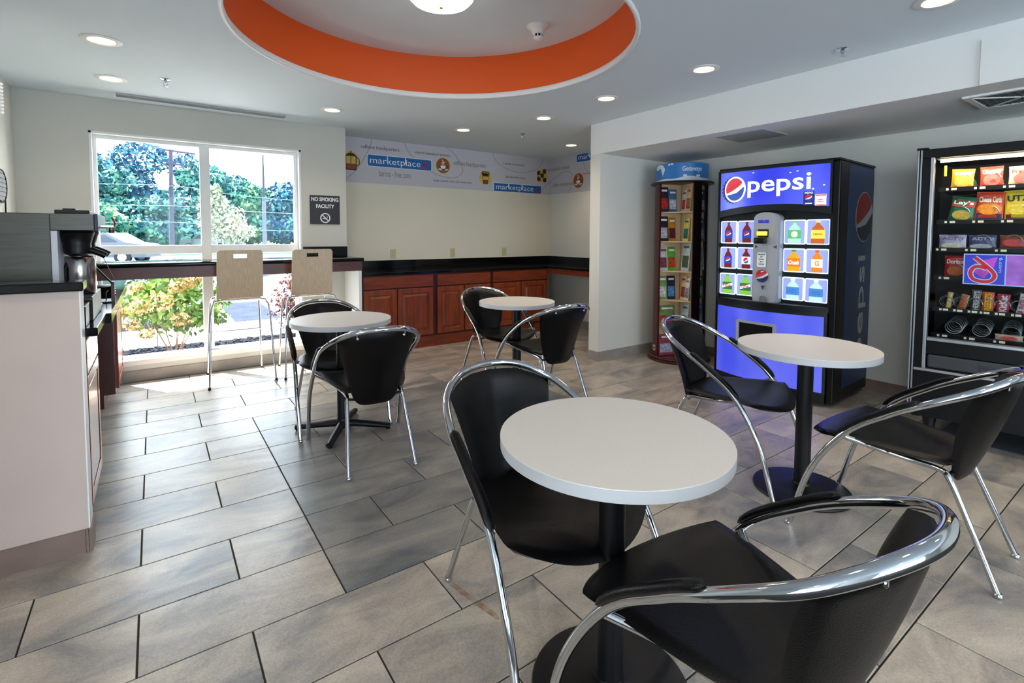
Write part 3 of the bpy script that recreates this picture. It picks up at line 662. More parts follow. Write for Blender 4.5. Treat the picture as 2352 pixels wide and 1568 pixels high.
# coffee brewer
dks_m = mat('dark_steel', (88, 87, 82), .38, 1, noise=.1, nscale=12, stretch=(1, 1, 12))
t = thing('coffee_brewer', 'large stainless steel coffee brewer behind the half wall on the left counter', 'coffee machine', (-.58, 3.15, .902))
z0 = .902; X = .58
def cb(name, x0, x1, y0, y1, a, b, m=dks_m, bev=.003, par=None):
    bm = NB(); box(bm, x0+X, x1+X, y0-3.15, y1-3.15, a-z0, b-z0, bev=bev); return obj(name, bm, m, par or t)
cb('body', -.80, -.367, 2.95, 3.40, .902, 1.387); cb('head', -.368, -.218, 2.95, 3.40, 1.312, 1.387)
cb('front_strip', -.218, -.205, 2.948, 3.402, 1.312, 1.388, mat('navy_plastic', (22, 22, 60), .35), .002)
cb('splash_panel', -.367, -.345, 2.955, 3.395, 1.02, 1.312, mat('pale_panel', (205, 208, 218), .4), .001)
cb('base', -.367, -.235, 2.955, 3.40, .902, 1.012, blackpl_m, .004); cb('base_trim', -.368, -.238, 2.951, 2.956, 1.0, 1.006, chrome_m, .001)
cb('skirt_line', -.80, -.366, 2.947, 2.951, 1.082, 1.086, chrome_m, .0005)
cb('top_lid', -.355, -.235, 2.98, 3.25, 1.387, 1.405, blackpl_m, .004); cb('lid_handle', -.33, -.285, 3.0, 3.2, 1.405, 1.412, blackpl_m, .002)
for yy in (3.06, 3.28):
    bm = NB(); lathe(bm, [(.062, .410), (.066, .400), (.060, .385), (.050, .345), (.052, .340), (.048, .305), (.03, .295), (.012, .29)], 24, (.290, yy-3.15, 0)); fb = obj('brew_basket', bm, blackpl_m, t, 40)
    bm = NB(); sweep(bm, [(.31, yy-3.15, .325), (.345, yy-3.15, .318), (.375, yy-3.15, .303), (.392, yy-3.15, .292)], lambda q: .020-.005*q, .015, 10); obj('basket_handle', bm, blackpl_m, fb, 50)
bm = NB(); sweep(bm, [(.37, -.10, .43), (.40, -.10, .43), (.425, -.10, .43)], .008, n=8); fc = obj('hot_water_faucet', bm, chrome_m, t, 40)
bm = NB(); lathe(bm, [(.010, .40), (.012, .415), (.008, .43)], 10, (.418, -.10, 0)); obj('spout', bm, chrome_m, fc)
bm = NB(); sweep(bm, [(.425, -.10, .43), (.432, -.10, .445), (.42, -.10, .475)], .004, n=6); obj('faucet_lever', bm, mat('lever_red', (150, 20, 24), .4), fc)
t = thing('coffee_urn', 'cylindrical stainless thermal coffee server under the brewer head', 'coffee urn', (-.298, 3.17, 1.012))
bm = NB(); lathe(bm, [(.060, 0), (.065, .006), (.065, .165), (.060, .175), (.03, .185)], 32); obj('body', bm, mat('polished_steel', (170, 165, 160), .2, 1), t, 40)
bm = NB(); lathe(bm, [(.03, .180), (.03, .19), (.02, .196)], 20); obj('lid', bm, blackpl_m, t, 40)
bm = NB(); sweep(bm, [(-.03, -.04, .17), (-.045, -.06, .12), (-.045, -.06, .05), (-.035, -.045, .03)], .006, n=6); obj('handle', bm, blackpl_m, t, 40)
t = thing('condiment_bin', 'black box bin with pale rims on the counter beside the brewer', 'organizer', (-.30, 2.85, .902))
for a, b, h in ((-.06, .0, .075), (.004, .055, .09)):
    bm = NB(); box(bm, a-.0, b, -.07, .07, .0, h, bev=.003); bb = obj('bin', bm, blackpl_m, t)
    bm = NB()
    for q in ((a, b, -.072, -.069), (b-.003, b+.001, -.07, .07)): box(bm, q[0], q[1], q[2], q[3], h-.004, h+.001)
    obj('rim', bm, txtw_m, bb)
t = obj('paper_tray', (lambda b: (box(b, -.30, -.245, 3.42, 3.62, .902, .912, bev=.002), box(b, -.295, -.25, 3.425, 3.615, .912, .918), b)[-1])(NB()), txtw_m); tag(t, 'small white tray lying flat on the granite counter', 'tray')
t = thing('wire_rack', 'dark wire rack with a long diagonal rod on the left counter', 'rack', (-.25, 3.75, .902))
bm = NB(); sweep(bm, [(-.095, -.30, .335), (-.02, -.12, .21), (.045, .03, .10)], .005, n=6); obj('diagonal_rod', bm, blackmetal_m, t)
bm = NB(); sweep(bm, [(-.02, .35, .26), (.05, .1, .12)], .002, n=5); obj('thin_wire', bm, blackmetal_m, t)
bm = NB(); box(bm, .035, .052, .02, .045, .0, .115, bev=.002); obj('post', bm, dcherry_m, t)
bm = NB(); box(bm, -.07, .04, -.05, .12, 0, .006, bev=.001); obj('foot_plate', bm, blackmetal_m, t)
for k in range(3):
    bm = NB(); sweep(bm, [(-.06+k*.035, .05, .006), (-.06+k*.035, .05, .05), (-.05+k*.035, .07, .06)], .003, n=5); obj('prong', bm, blackmetal_m, t)
t = thing('lid_stack', 'stack of black lids on the left counter near the window bar', 'lids', (-.27, 4.2, .902))
for k in range(4):
    bm = NB(); lathe(bm, [(.055, .0), (.058, .006), (.045, .014), (.02, .015)], 20, (0, 0, .016*k)); obj('lid', bm, blackpl_m, t, 40)

# ================================================================== CHAIRS
HP = [(.291, .407, 0), (.292, .322, .285), (.281, .199, .482), (.279, .051, .600), (.270, -.059, .667), (.225, -.186, .735), (.128, -.269, .782)]
def hoop_pts():
    P = HP+[(0, -.299, .794)]+[(-a, b, z) for a, b, z in HP[::-1]]
    P[0] = (.2915, .402, .012); P[-1] = (-.2915, .402, .012)
    return catmull(P, 9)
hoop = hoop_pts()
HX = [(.0, -.298, .794), (.083, -.287, .790), (.128, -.269, .782), (.169, -.244, .767), (.206, -.211, .749), (.234, -.172, .727)]
def hoop_at(x):
    x = abs(x)
    for (a, b, c), (d, e, f) in zip(HX[:-1], HX[1:]):
        if x <= d: q = (x-a)/(d-a); return b+(e-b)*q, c+(f-c)*q
    return HX[-1][1:]
def make_chair():
    t = empty('dining_chair')
    bm = NB(); sweep(bm, hoop, lambda q: .0125+.0045*math.exp(-((q-.5)/.18)**2), lambda q: .0125+.002*math.exp(-((q-.5)/.16)**2), 14); obj('hoop_frame', bm, chrome_m, t, 60)
    for s in (1, -1):
        P = catmull([(s*.184, -.268, .012), (s*.166, -.165, .26), (s*.158, -.118, .365), (s*.150, -.085, .394), (s*.163, .02, .406), (s*.198, .12, .426), (s*.272, .208, .462)], 6)
        bm = NB(); sweep(bm, P, .011, n=12); obj('leg', bm, chrome_m, t, 60)
    for x, y in ((.184, -.270), (-.184, -.270), (.2915, .405), (-.2915, .405)):
        bm = NB(); lathe(bm, [(.009, 0), (.014, .004), (.015, .009), (.013, .015), (.010, .019)], 14, (x, y, 0)); obj('foot_glide', bm, chrome_m, t, 50)
    bm = NB(); sweep(bm, catmull([(-.161, -.10, .390), (-.12, -.115, .380), (.12, -.115, .380), (.161, -.10, .390)], 4), .010, .007, 8); obj('cross_bar', bm, blackmetal_m, t, 50)
    bm = NB(); sweep(bm, catmull([(-.20, .07, .427), (-.1, .08, .412), (.1, .08, .412), (.20, .07, .427)], 4), .009, .006, 8); obj('cross_bar', bm, blackmetal_m, t, 50)
    def seat(s, q):
        yb = -.125; yf = .285+.115*(1-s*s)**.9; y = yb+q*(yf-yb)
        wd = .140+(.267-.140)*min(1, (q*1.05))**.50
        z = .432+.010*q+.024*abs(s)**2.2*q - .045*max(0, q-.72)**1.2/.28**1.2*(1-.85*abs(s)**2) - .012*(1-s*s)*math.sin(PI*min(1, q*1.2))
        if q < .15: z -= .006*(1-q/.15)
        return (s*wd, y, z)
    bm = NB(); pillow(bm, seat, 24, 24, .028, 18); obj('seat', bm, leather_m, t, 70)
    def back(s, q):
        yt, zt = hoop_at(s*.212); yt += .016; zt -= .016
        yb = -.135+.028*s*s*0+.02*abs(s)**2; zb = .342+.040*abs(s)**6
        wd = .120+.094*q**.85; e = q**(1.05+1.15*abs(s)**1.5)
        return (s*wd, yb+(yt-yb)*e - .012*math.sin(PI*q)*(1-s*s), zb+(zt-zb)*q)
    bm = NB(); pillow(bm, back, 20, 22, .022, 14); obj('backrest', bm, leather_m, t, 70)
    for s in (1, -1):
        i0, i1 = 17, 35
        seg = hoop[i0:i1+1] if s > 0 else hoop[::-1][i0:i1+1]
        f2 = lambda q: max(.003, 1-abs(2*q-1)**10)**.5
        bm = NB(); sweep(bm, seg, lambda q: .0175*f2(q)+.001, lambda q: .0095*f2(q)+.001, 12, up=(0, .35, 1), off=(0, .0165)); ap = obj('arm_pad', bm, leather_m, t, 60)
    for s in (1, -1):
        y_, z_ = hoop_at(.132); bm = NB()
        P = [(s*.132, y_+.000, z_-.010), (s*.130, y_+.002, z_-.020), (s*.127, y_+.006, z_-.028)]
        sweep(bm, P, .004, n=8); lathe(bm, [(.007, -.003), (.008, 0), (.006, .002)], 12, xf=Matrix.Translation((s*.126, y_+.005, z_-.032)) @ Matrix.Rotation(R(80), 4, 'X'))
        obj('back_clip', bm, chrome_m, t, 50)
    return t
ch0 = make_chair()
CH = [(2.612, .679, .044, 'black chrome-hooped chair at right in front of the snack machine, seen from its side'),
      (1.062, .542, -.008, 'black chrome-hooped chair in the right foreground, cut by the bottom edge, backrest toward viewer'),
      (1.035, 1.344, 3.087, 'black chrome-hooped chair behind the front table, left of its round top'),
      (1.013, 2.861, -.096, 'black chrome-hooped chair in front of the rear left table, back turned to viewer'),
      (2.609, 1.635, 3.327, 'black chrome-hooped chair between the cola machine and the middle right table'),
      (2.451, 2.946, -.074, 'black chrome-hooped chair in front of the rear right table, back turned to viewer'),
      (2.473, 3.752, 3.114, 'black chrome-hooped chair behind the rear right table, in front of the cherry cabinets'),
      (1.011, 3.669, 3.120, 'black chrome-hooped chair behind the rear left table, nearest the window stools')]
for i, (x, y, a, lb) in enumerate(CH):
    c = ch0 if i == 0 else copy_tree(ch0)
    c.location = (x, y, 0); c.rotation_euler = (0, 0, a); tag(c, lb, 'chair', 'black chairs with chrome hoop arms')
# ================================================================== TABLES
def make_table(base):
    t = empty('bistro_table')
    bm = NB(); lathe(bm, [(.10, .712), (.3150, .7125), (.3170, .714), (.3175, .743)], 72, cap=True); obj('edge_band', bm, lame_m, t, 40)
    bm = NB(); lathe(bm, [(.3175, .7432), (.3170, .7452), (.01, .7452)], 72); obj('table_top', bm, lam_m, t, 40)
    bm = NB(); lathe(bm, [(.0365, .02), (.0365, .705)], 32); obj('column', bm, blackmetal_m, t, 40)
    bm = NB(); box(bm, -.12, .12, -.12, .12, .704, .7125, bev=.002); obj('mounting_plate', bm, blackmetal_m, t)
    if base == 'disc':
        bm = NB(); lathe(bm, [(.224, 0), (.226, .006), (.222, .013), (.20, .017), (.12, .022), (.06, .028), (.042, .034), (.038, .045)], 64); obj('base_disc', bm, blackmetal_m, t, 40)
    else:
        for k in range(4):
            a = R(58+90*k); T = Matrix.Rotation(a, 4, 'Z')
            P = [T @ Vector(p) for p in ((.01, 0, .045), (.08, 0, .043), (.2, 0, .032), (.31, 0, .020))]
            bm = NB(); sweep(bm, P, lambda q: .028-.006*q, lambda q: .026-.009*q, 12, up=(0, 0, 1)); obj('base_prong', bm, blackmetal_m, t, 50)
        bm = NB(); lathe(bm, [(.045, .02), (.05, .05), (.04, .07), (.037, .08)], 28); obj('hub', bm, blackmetal_m, t, 40)
        for k in range(4):
            a = R(58+90*k); bm = NB(); lathe(bm, [(.014, 0), (.014, .012)], 12, (.295*math.cos(a), .295*math.sin(a), 0)); obj('foot_glide', bm, blackpl_m, t)
    return t
t0 = make_table('disc'); t0.location = (1.034, .959, 0); tag(t0, 'large round white table in the foreground with black column', 'table', 'round white bistro tables')
t1 = copy_tree(t0); t1.location = (2.675, 1.185, 0); tag(t1, 'round white table with black disc base in front of the cola machine', 'table', 'round white bistro tables')
t2 = copy_tree(t0); t2.location = (2.47, 3.395, 0); tag(t2, 'round white table at the rear right in front of the cherry cabinets', 'table', 'round white bistro tables')
t3 = make_table('prong'); t3.location = (.995, 3.335, 0); tag(t3, 'round white table on a four-pronged black base near the window stools', 'table', 'round white bistro tables')
# ================================================================== STOOLS
def make_stool():
    t = empty('bar_stool')
    # backrest with hand slot, origin = seat centre on floor, faces +y
    zb, zt = .745, 1.163
    def bk(a, z):
        q = (z-zb)/(zt-zb); return -.19-.055*q+.04*max(0, .2-q)**1.0
    def fr(a, b, h): return Vector((a, bk(a, b)-h, b))
    bm = NB(); W = .180; sl = (-.053, .053, 1.093, 1.128)
    xs = [-W, -W+.02, sl[0], 0, sl[1], W-.02, W]; zs = [zb, zb+.03, zb+.09, .95, sl[2], sl[3], zt-.02, zt]
    G = {}
    for i, x_ in enumerate(xs):
        for j, z_ in enumerate(zs):
            tw = 1-.03*((z_-zb)/(zt-zb)); x2 = x_*tw
            if abs(x_) == W and j == len(zs)-1: x2 *= .93
            for h, k in ((.006, 0), (-.006, 1)): G[i, j, k] = bm.verts.new(fr(x2, z_-(.004 if (abs(x_) == W and j == len(zs)-1) else 0), h))
    hole = lambda i, j: i in (2, 3) and j == 4
    for i in range(len(xs)-1):
        for j in range(len(zs)-1):
            if hole(i, j): continue
            bm.faces.new((G[i, j, 0], G[i+1, j, 0], G[i+1, j+1, 0], G[i, j+1, 0])); bm.faces.new((G[i, j, 1], G[i, j+1, 1], G[i+1, j+1, 1], G[i+1, j, 1]))
    ne = [e for e in bm.edges if len(e.link_faces) == 1 and e.verts[0] is not e.verts[1]]
    for i in range(len(xs)-1):
        for j in (0, len(zs)-1): bm.faces.new((G[i, j, 0], G[i, j, 1], G[i+1, j, 1], G[i+1, j, 0]))
    for j in range(len(zs)-1):
        for i in (0, len(xs)-1): bm.faces.new((G[i, j, 0], G[i, j+1, 0], G[i, j+1, 1], G[i, j, 1]))
    for a, b, c, d in ((2, 4, 3, 4), (3, 4, 4, 4), (2, 5, 3, 5), (3, 5, 4, 5), (2, 4, 2, 5), (4, 4, 4, 5)):
        bm.faces.new((G[a, b, 0], G[c, d, 0], G[c, d, 1], G[a, b, 1]))
    obj('backrest', bm, maple_m, t, 30)
    def seat(s, q):
        return (s*.178*(1-.04*q), -.186+q*.385, .745-.022*(1-abs(2*q-1)**3)*.4-.012*s*s*0+(-.02*max(0, q-.85)/.15))
    bm = NB(); pillow(bm, seat, 8, 12, .013, 20); obj('seat', bm, maple_m, t, 40)
    for s in (1, -1):
        P = [(s*.256, -.285, .006), (s*.226, -.215, .60), (s*.208, -.185, .70), (s*.190, -.16, .722), (s*.12, -.15, .727), (0, -.148, .727)]
        bm = NB(); sweep(bm, catmull([P[0], P[1], P[2], P[3], P[4], P[5]], 6), .0085, n=10); obj('leg', bm, chrome_m, t, 60)
        P = [(s*.225, .265, .006), (s*.202, .19, .60), (s*.192, .155, .70), (s*.175, .13, .722), (s*.1, .12, .727), (0, .12, .727)]
        bm = NB(); sweep(bm, catmull(P, 6), .0085, n=10); obj('leg', bm, chrome_m, t, 60)
        bm = NB(); sweep(bm, [(s*.17, -.15, .727), (s*.16, .12, .727)], .007, n=8); obj('seat_rail', bm, chrome_m, t, 60)
        bm = NB(); sweep(bm, [(s*.236, -.235, .415), (s*.209, .215, .395)], .007, n=8); obj('side_stretcher', bm, chrome_m, t, 60)
        for x, y in ((.2565, -.286), (.2255, .266)):
            bm = NB(); lathe(bm, [(.011, 0), (.012, .012), (.009, .022)], 10, (s*x, y, 0)); obj('foot_cap', bm, blackpl_m, t)
    bm = NB(); sweep(bm, [(-.209, .213, .40), (.209, .213, .40)], .007, n=8); obj('foot_rest', bm, chrome_m, t, 60)
    return t
s0 = make_stool(); s0.location = (.598, 5.095, 0); tag(s0, 'pale wood bar stool with slotted back at the window bar, the left one', 'stool', 'pale wood stools at the window bar')
s1 = copy_tree(s0); s1.location = (1.19, 5.05, 0); s1.rotation_euler = (0, 0, R(-2)); tag(s1, 'pale wood bar stool at the window bar behind the rear left chair, the right one', 'stool', 'pale wood stools at the window bar')

# ================================================================== COLA MACHINE
pb_m = mat('cola_blue', (24, 44, 190), .25, emit=1.0, ecol=(36, 50, 225), coat=.5)
def gradmat(name, c1, c2, s, scale, ax=0):
    m = bpy.data.materials.new(name); m.use_nodes = True; t_ = m.node_tree; b = t_.nodes['Principled BSDF']
    tc = t_.nodes.new('ShaderNodeTexCoord'); mp = t_.nodes.new('ShaderNodeMapping'); t_.links.new(tc.outputs['Object'], mp.inputs[0])
    mp.inputs['Scale'].default_value = scale
    nz = t_.nodes.new('ShaderNodeTexNoise'); nz.inputs['Scale'].default_value = 1; nz.inputs['Detail'].default_value = 2; t_.links.new(mp.outputs[0], nz.inputs[0])
    rp = t_.nodes.new('ShaderNodeValToRGB'); rp.color_ramp.elements[0].position = .35; rp.color_ramp.elements[1].position = .65
    rp.color_ramp.elements[0].color = (*lin(c1), 1); rp.color_ramp.elements[1].color = (*lin(c2), 1)
    t_.links.new(nz.outputs[0], rp.inputs[0]); t_.links.new(rp.outputs[0], b.inputs['Emission Color']); b.inputs['Emission Strength'].default_value = s
    b.inputs['Base Color'].default_value = (.02, .03, .15, 1); b.inputs['Roughness'].default_value = .18
    MATS[name] = m; return m
pb_m = gradmat('backlit_blue', (40, 50, 222), (98, 110, 246), .95, (2.2, 2.2, .8))
pb2_m = gradmat('backlit_blue_low', (60, 74, 226), (112, 118, 244), .85, (2.2, 2.2, .8))
glow_m = mat('backlit_white', (225, 240, 255), .3, emit=1.0, ecol=(215, 238, 255))
pic_m = mat('backlit_lilac', (150, 160, 225), .3, emit=.62, ecol=(150, 165, 235))
lw_m = mat('lit_white', (235, 245, 250), .3, emit=.85, ecol=(225, 245, 255))
lred_m = mat('lit_red', (205, 30, 40), .3, emit=.55, ecol=(215, 35, 42)); lnavy_m = mat('lit_navy', (20, 60, 150), .3, emit=.5, ecol=(20, 70, 190))
silver_m = mat('silver_plastic', (176, 178, 186), .35, .3)
door_m = mat('machine_charcoal', (24, 30, 34), .35, spec=.3); sideb_m = mat('side_navy', (22, 60, 110), .4, noise=.35, nscale=1.6)
pm = thing('drink_vending_machine', 'large blue lit cola vending machine with twelve bottle buttons beside the brochure rack', 'vending machine', (4.085, 2.095, 0), math.atan2(-.9985, .054))
W2 = .46
def bow(u, b): return -b*(1-(u/W2)**2)
def pbx(name, x0, x1, y0, y1, z0_, z1_, m, par=None, bev=.003):
    bm = NB(); box(bm, x0, x1, y0, y1, z0_, z1_, bev=bev); return obj(name, bm, m, par or pm)
pbx('cabinet', -.465, .465, .16, .755, .03, 1.86, blackpl_m, bev=.01)
pbx('top_cover', -.47, .47, .0, .76, 1.858, 1.876, blackpl_m, bev=.004)
pbx('door_side', .42, .472, .0, .158, .03, 1.857, blackpl_m, bev=.01); pbx('door_side', -.48, -.468, .0, .158, .03, 1.857, blackpl_m, bev=.004)
for x_ in (-.4, .4):
    for y_ in (.1, .68): 
        bm = NB(); lathe(bm, [(.03, 0), (.03, .01), (.015, .012), (.015, .032)], 14, (x_, y_, 0)); obj('leveling_foot', bm, blackmetal_m, pm)
def bowed(name, x0, x1, z0f, z1f, bw, y0, th, m, par=None, n=24):
    bm = NB(); prev = None; allv = []
    for i in range(n+1):
        u = x0+(x1-x0)*i/n; y_ = y0+bow(u, bw); q = [bm.verts.new(p) for p in ((u, y_, z0f(u)), (u, y_, z1f(u)), (u, y0+th, z1f(u)), (u, y0+th, z0f(u)))]
        if prev:
            for k in range(4): bm.faces.new((prev[k], prev[(k+1) % 4], q[(k+1) % 4], q[k]))
        else: bm.faces.new(q[::-1])
        prev = q
    bm.faces.new(prev); return obj(name, bm, m, par or pm, 40)
K = lambda v: (lambda u: v)
arch = lambda z, a: (lambda u: z+a*(1-(u/W2)**2))
BT, BL = .05, .10
bowed('kick_panel', -.468, .42, K(.03), K(.10), BL, .002, .15, blackpl_m)
bowed('lower_door', -.468, .42, K(.10), K(.725), BL, .004, .15, door_m)
bowed('lower_light_panel', -.452, .402, K(.112), K(.69), BL, -.002, .004, pb2_m)
bowed('ledge', -.475, .43, K(.725), K(.762), BL+.01, -.004, .16, blackpl_m)
bowed('header_door', -.468, .42, arch(1.455, .045), K(1.862), BT, .004, .15, door_m)
bowed('header_light_panel', -.452, .405, arch(1.512, .04), K(1.838), BT, -.002, .004, pb_m)
pbx('button_panel', -.468, .42, .035, .158, .76, 1.50, door_m)
pbx('inner_side', .412, .42, .0, .036, .76, 1.46, door_m, bev=.001); pbx('inner_side', -.468, -.462, .0, .036, .76, 1.46, door_m, bev=.001)
fT = lambda a, b, h: Vector((a, -.002+bow(a, BT)-h, b))
fL = lambda a, b, h: Vector((a, -.002+bow(a, BL)-h, b))
# header logo: crown cap + globe
cx_, cz_ = -.318, 1.69
cap = [(cx_-.012+(.108 if k % 2 else .094)*math.cos(2*PI*k/44), cz_-.004+(.118 if k % 2 else .104)*math.sin(2*PI*k/44)) for k in range(44)]
decal('crown_cap', [cap], mat('cap_blue', (14, 34, 110), .3, emit=.4, ecol=(16, 44, 140)), pm, fT, .001, .0036)
decal('globe_ring', [circ(cx_+.008, cz_, .098, .108, 36)], lw_m, pm, fT, .001, .0044)
def globe(par, fr, cx, cz, rx, rz, h, mr=lred_m, mw=lw_m, mb=lnavy_m):
    top = [(math.cos(a), math.sin(a)) for a in np.linspace(R(200), R(35), 16)]
    wave = [(.82, .57), (.55, .3), (.1, .05), (-.45, -.2), (-.94, -.34)]
    P = [(cx+rx*a, cz+rz*b) for a, b in top]+[(cx+rx*a, cz+rz*b) for a, b in wave[1:-1]]
    decal('globe_white', [circ(cx, cz, rx, rz, 32)], mw, par, fr, h, h+.0006)
    decal('globe_red', [P], mr, par, fr, h+.0006, h+.0014)
    bot = [(math.cos(a), math.sin(a)) for a in np.linspace(R(208), R(372), 16)]
    wv = [(.6, -.05), (.2, -.3), (-.4, -.42)]
    decal('globe_blue', [[(cx+rx*a, cz+rz*b) for a, b in bot]+[(cx+rx*a, cz+rz*b) for a, b in wv]], mb, par, fr, h+.0006, h+.0014)
globe(pm, fT, cx_+.008, cz_, .085, .095, .0048)
text('lettering', 'pepsi', lw_m, pm, fT, -.195, .285, 1.613, 1.782, .001, .003, bold=.012)
decal('period_mark', [circ(.300, 1.655, .006)], lw_m, pm, fT, .001, .003)
decal('droplet', [circ(a, b, .008, .004, 10) for a, b in ((-.15, 1.815), (.14, 1.79), (.19, 1.798), (.37, 1.68))], lw_m, pm, fT, .001, .002)
st = decal('sticker', [rrect(.237, .309, 1.532, 1.640, .003)], mat('sticker_navy', (30, 50, 110), .4, emit=.25, ecol=(40, 60, 150)), pm, fT, .001, .002)
text('sticker_text', 'PEPSI', lw_m, st, fT, .246, .300, 1.617, 1.633, .002, .0026); globe(pm, fT, .273, 1.588, .024, .024, .002)
decal('sticker_text', [[(.25, 1.543), (.296, 1.543), (.296, 1.55), (.25, 1.55)]], lw_m, st, fT, .002, .0026)
st = decal('sticker', [rrect(.315, .388, 1.528, 1.612, .003)], mat('sticker_white', (235, 230, 235), .4, emit=.5, ecol=(240, 235, 245)), pm, fT, .001, .002)
decal('sticker_bar', [[(.318, 1.601), (.385, 1.601), (.385, 1.609), (.318, 1.609)], [(.318, 1.531), (.385, 1.531), (.385, 1.536), (.318, 1.536)]], lred_m, st, fT, .002, .0026)
decal('sticker_text', [[(.335, 1.568), (.365, 1.568), (.365, 1.572), (.335, 1.572)], [(.33, 1.556), (.37, 1.556), (.37, 1.559), (.33, 1.559)]], lnavy_m, st, fT, .002, .0026)
# selection buttons
def lit(nm, c, s=.6): return mat('lit_'+nm, c, .3, emit=s, ecol=c)
fB = lambda a, b, h: Vector((a, .022-h, b))
cols = [(-.474+.03, -.313+.012), (-.302, -.142), (.073, .238), (.246, .408)]
cols = [(-.455, -.312), (-.303, -.145), (.076, .237), (.243, .406)]
rows = [(1.232, 1.426), (1.012, 1.200), (.788, .972)]
specs = {(0, 0): ('cola', (104, 22, 28), (200, 34, 40)), (0, 1): ('cola', (104, 22, 28), (200, 34, 40)), (1, 0): ('cola', (104, 22, 28), (200, 34, 40)), (1, 1): ('cola', (104, 22, 28), (235, 235, 240)),
         (2, 0): ('citrus', (130, 196, 70), (50, 110, 60)), (2, 1): ('citrus', (130, 196, 70), (50, 110, 60)), (0, 2): ('mist', (170, 225, 200), (90, 180, 110)), (0, 3): ('tea', (190, 96, 36), (225, 215, 90)),
         (1, 2): ('orange', (240, 160, 30), (240, 120, 20)), (1, 3): ('sports', (235, 130, 40), (225, 225, 230)), (2, 2): ('water', (190, 225, 245), (70, 130, 200)), (2, 3): ('water', (190, 225, 245), (70, 130, 200))}
for ri, (zb, zt) in enumerate(rows):
    for ci, (ua, ub) in enumerate(cols):
        kind, c1, c2 = specs[ri, ci]; cx = (ua+ub)/2; w_ = ub-ua; h_ = zt-zb
        bt = decal('selection_button', [rrect(ua, ub, zb, zt, .012)], glow_m, pm, fB, -.014, 0)
        decal('picture', [rrect(ua+.007, ub-.007, zb+.008, zt-.008, .008)], pic_m, bt, fB, 0, .001)
        hb = h_*.9; z_ = zb+.008; bw_ = w_*(.25 if kind in ('cola', 'sports') else .31)
        L = [(-.86, 0), (-.95, .06), (-.92, .2), (-.84, .3), (-.9, .45), (-.92, .56), (-.82, .66), (-.6, .75), (-.36, .82), (-.24, .88), (-.24, .93)]
        P = [(cx+bw_*a, z_+hb*b) for a, b in L]+[(cx-bw_*a, z_+hb*b) for a, b in L[::-1]]
        decal('bottle_image', [P], lit(kind, c1), bt, fB, .001, .002)
        decal('cap_image', [[(cx-bw_*.33, z_+hb*.92), (cx+bw_*.33, z_+hb*.92), (cx+bw_*.33, z_+hb), (cx-bw_*.33, z_+hb)]], lit('cap_'+kind, {'cola': (150, 30, 36), 'citrus': (80, 170, 80), 'mist': (110, 200, 120), 'tea': (230, 215, 110), 'orange': (60, 140, 70), 'sports': (235, 70, 30), 'water': (240, 245, 250)}[kind]), bt, fB, .001, .0022)
        la, lb_ = z_+hb*.22, z_+hb*.60
        decal('label_image', [[(cx-bw_*.97, la), (cx+bw_*.97, la), (cx+bw_*.97, lb_), (cx-bw_*.97, lb_)]], lit('label_'+kind+('b' if (ri, ci) == (1, 1) else ''), {'cola': (225, 228, 240) if (ri, ci) == (1, 1) else (24, 60, 170)}.get(kind, c2)), bt, fB, .002, .003)
        mid = (la+lb_)/2
        if kind == 'cola':
            globe(bt, fB, cx, mid, .022, .024, .003)
        elif kind == 'citrus': text('label_text', 'DEW', lit('dewred', (200, 40, 50), .5), bt, fB, cx-.036, cx+.034, mid-.012, mid+.014, .0042, .005, bold=.03, shear=.1); decal('label_flash', [[(cx-.045, mid-.022), (cx+.045, mid+.004), (cx+.045, mid+.026), (cx-.045, mid)]], lw_m, bt, fB, .003, .004)
        elif kind == 'sports': text('label_text', 'G', lit('orange', c2), bt, fB, cx-.016, cx+.016, mid-.02, mid+.02, .003, .004, bold=.04)
        elif kind == 'orange': text('label_text', 'Crush', lw_m, bt, fB, cx-.04, cx+.04, mid-.016, mid+.016, .003, .004, bold=.03, shear=.12)
        elif kind == 'tea': text('label_text', 'Lipton', lit('teared', (170, 30, 40), .5), bt, fB, cx-.03, cx+.03, mid-.008, mid+.010, .003, .004, bold=.02)
        elif kind == 'mist': decal('label_disc', [circ(cx, mid, .024)], lw_m, bt, fB, .003, .004); text('label_text', 'MIST', lit('mistg', (80, 150, 110), .5), bt, fB, cx-.017, cx+.017, mid-.007, mid+.007, .004, .0048)
        else: text('label_text', 'H2O', lit('waterb', (60, 110, 190), .5), bt, fB, cx-.028, cx+.028, mid-.014, mid+.014, .003, .004, bold=.01)
# silver control column
bm = NB(); n = 14; ca, cbx = -.142, .068; mid = (ca+cbx)/2; prof = []
def colpoly():
    P = [(ca+.012, .735), (mid-.03, .712), (mid+.03, .712), (cbx-.012, .735)]
    return P+[(cbx, .80), (cbx, 1.44)]+[(mid+(cbx-mid)*math.cos(a), 1.44+.05*math.sin(a)) for a in np.linspace(.2, PI-.2, 10)]+[(ca, 1.44), (ca, .80)]
fC = lambda a, b, h: Vector((a, .035-h*(1-.25*((a-mid)/.105)**2), b))
cp = colpoly(); bm = NB(); prism(bm, cp, fC, -.0, .085); cc = [(mid+(a-mid)*.86, 1.09+(b-1.09)*.985) for a, b in cp]; prism(bm, cc, fC, .08, .10); col = obj('control_column', bm, silver_m, pm, 30)
fD = lambda a, b, h: Vector((a, .035-.10*(1-.25*((a-mid)/.105)**2)-h, b))
decal('display', [rrect(-.092, -.006, 1.402, 1.426, .003)], mat('lcd_blue', (30, 40, 150), .2, emit=.5, ecol=(40, 50, 190)), col, fD, 0, .002)
o = decal('bill_slot', [rrect(-.092, -.006, 1.285, 1.352, .003)], blackpl_m, col, fD, 0, .002)
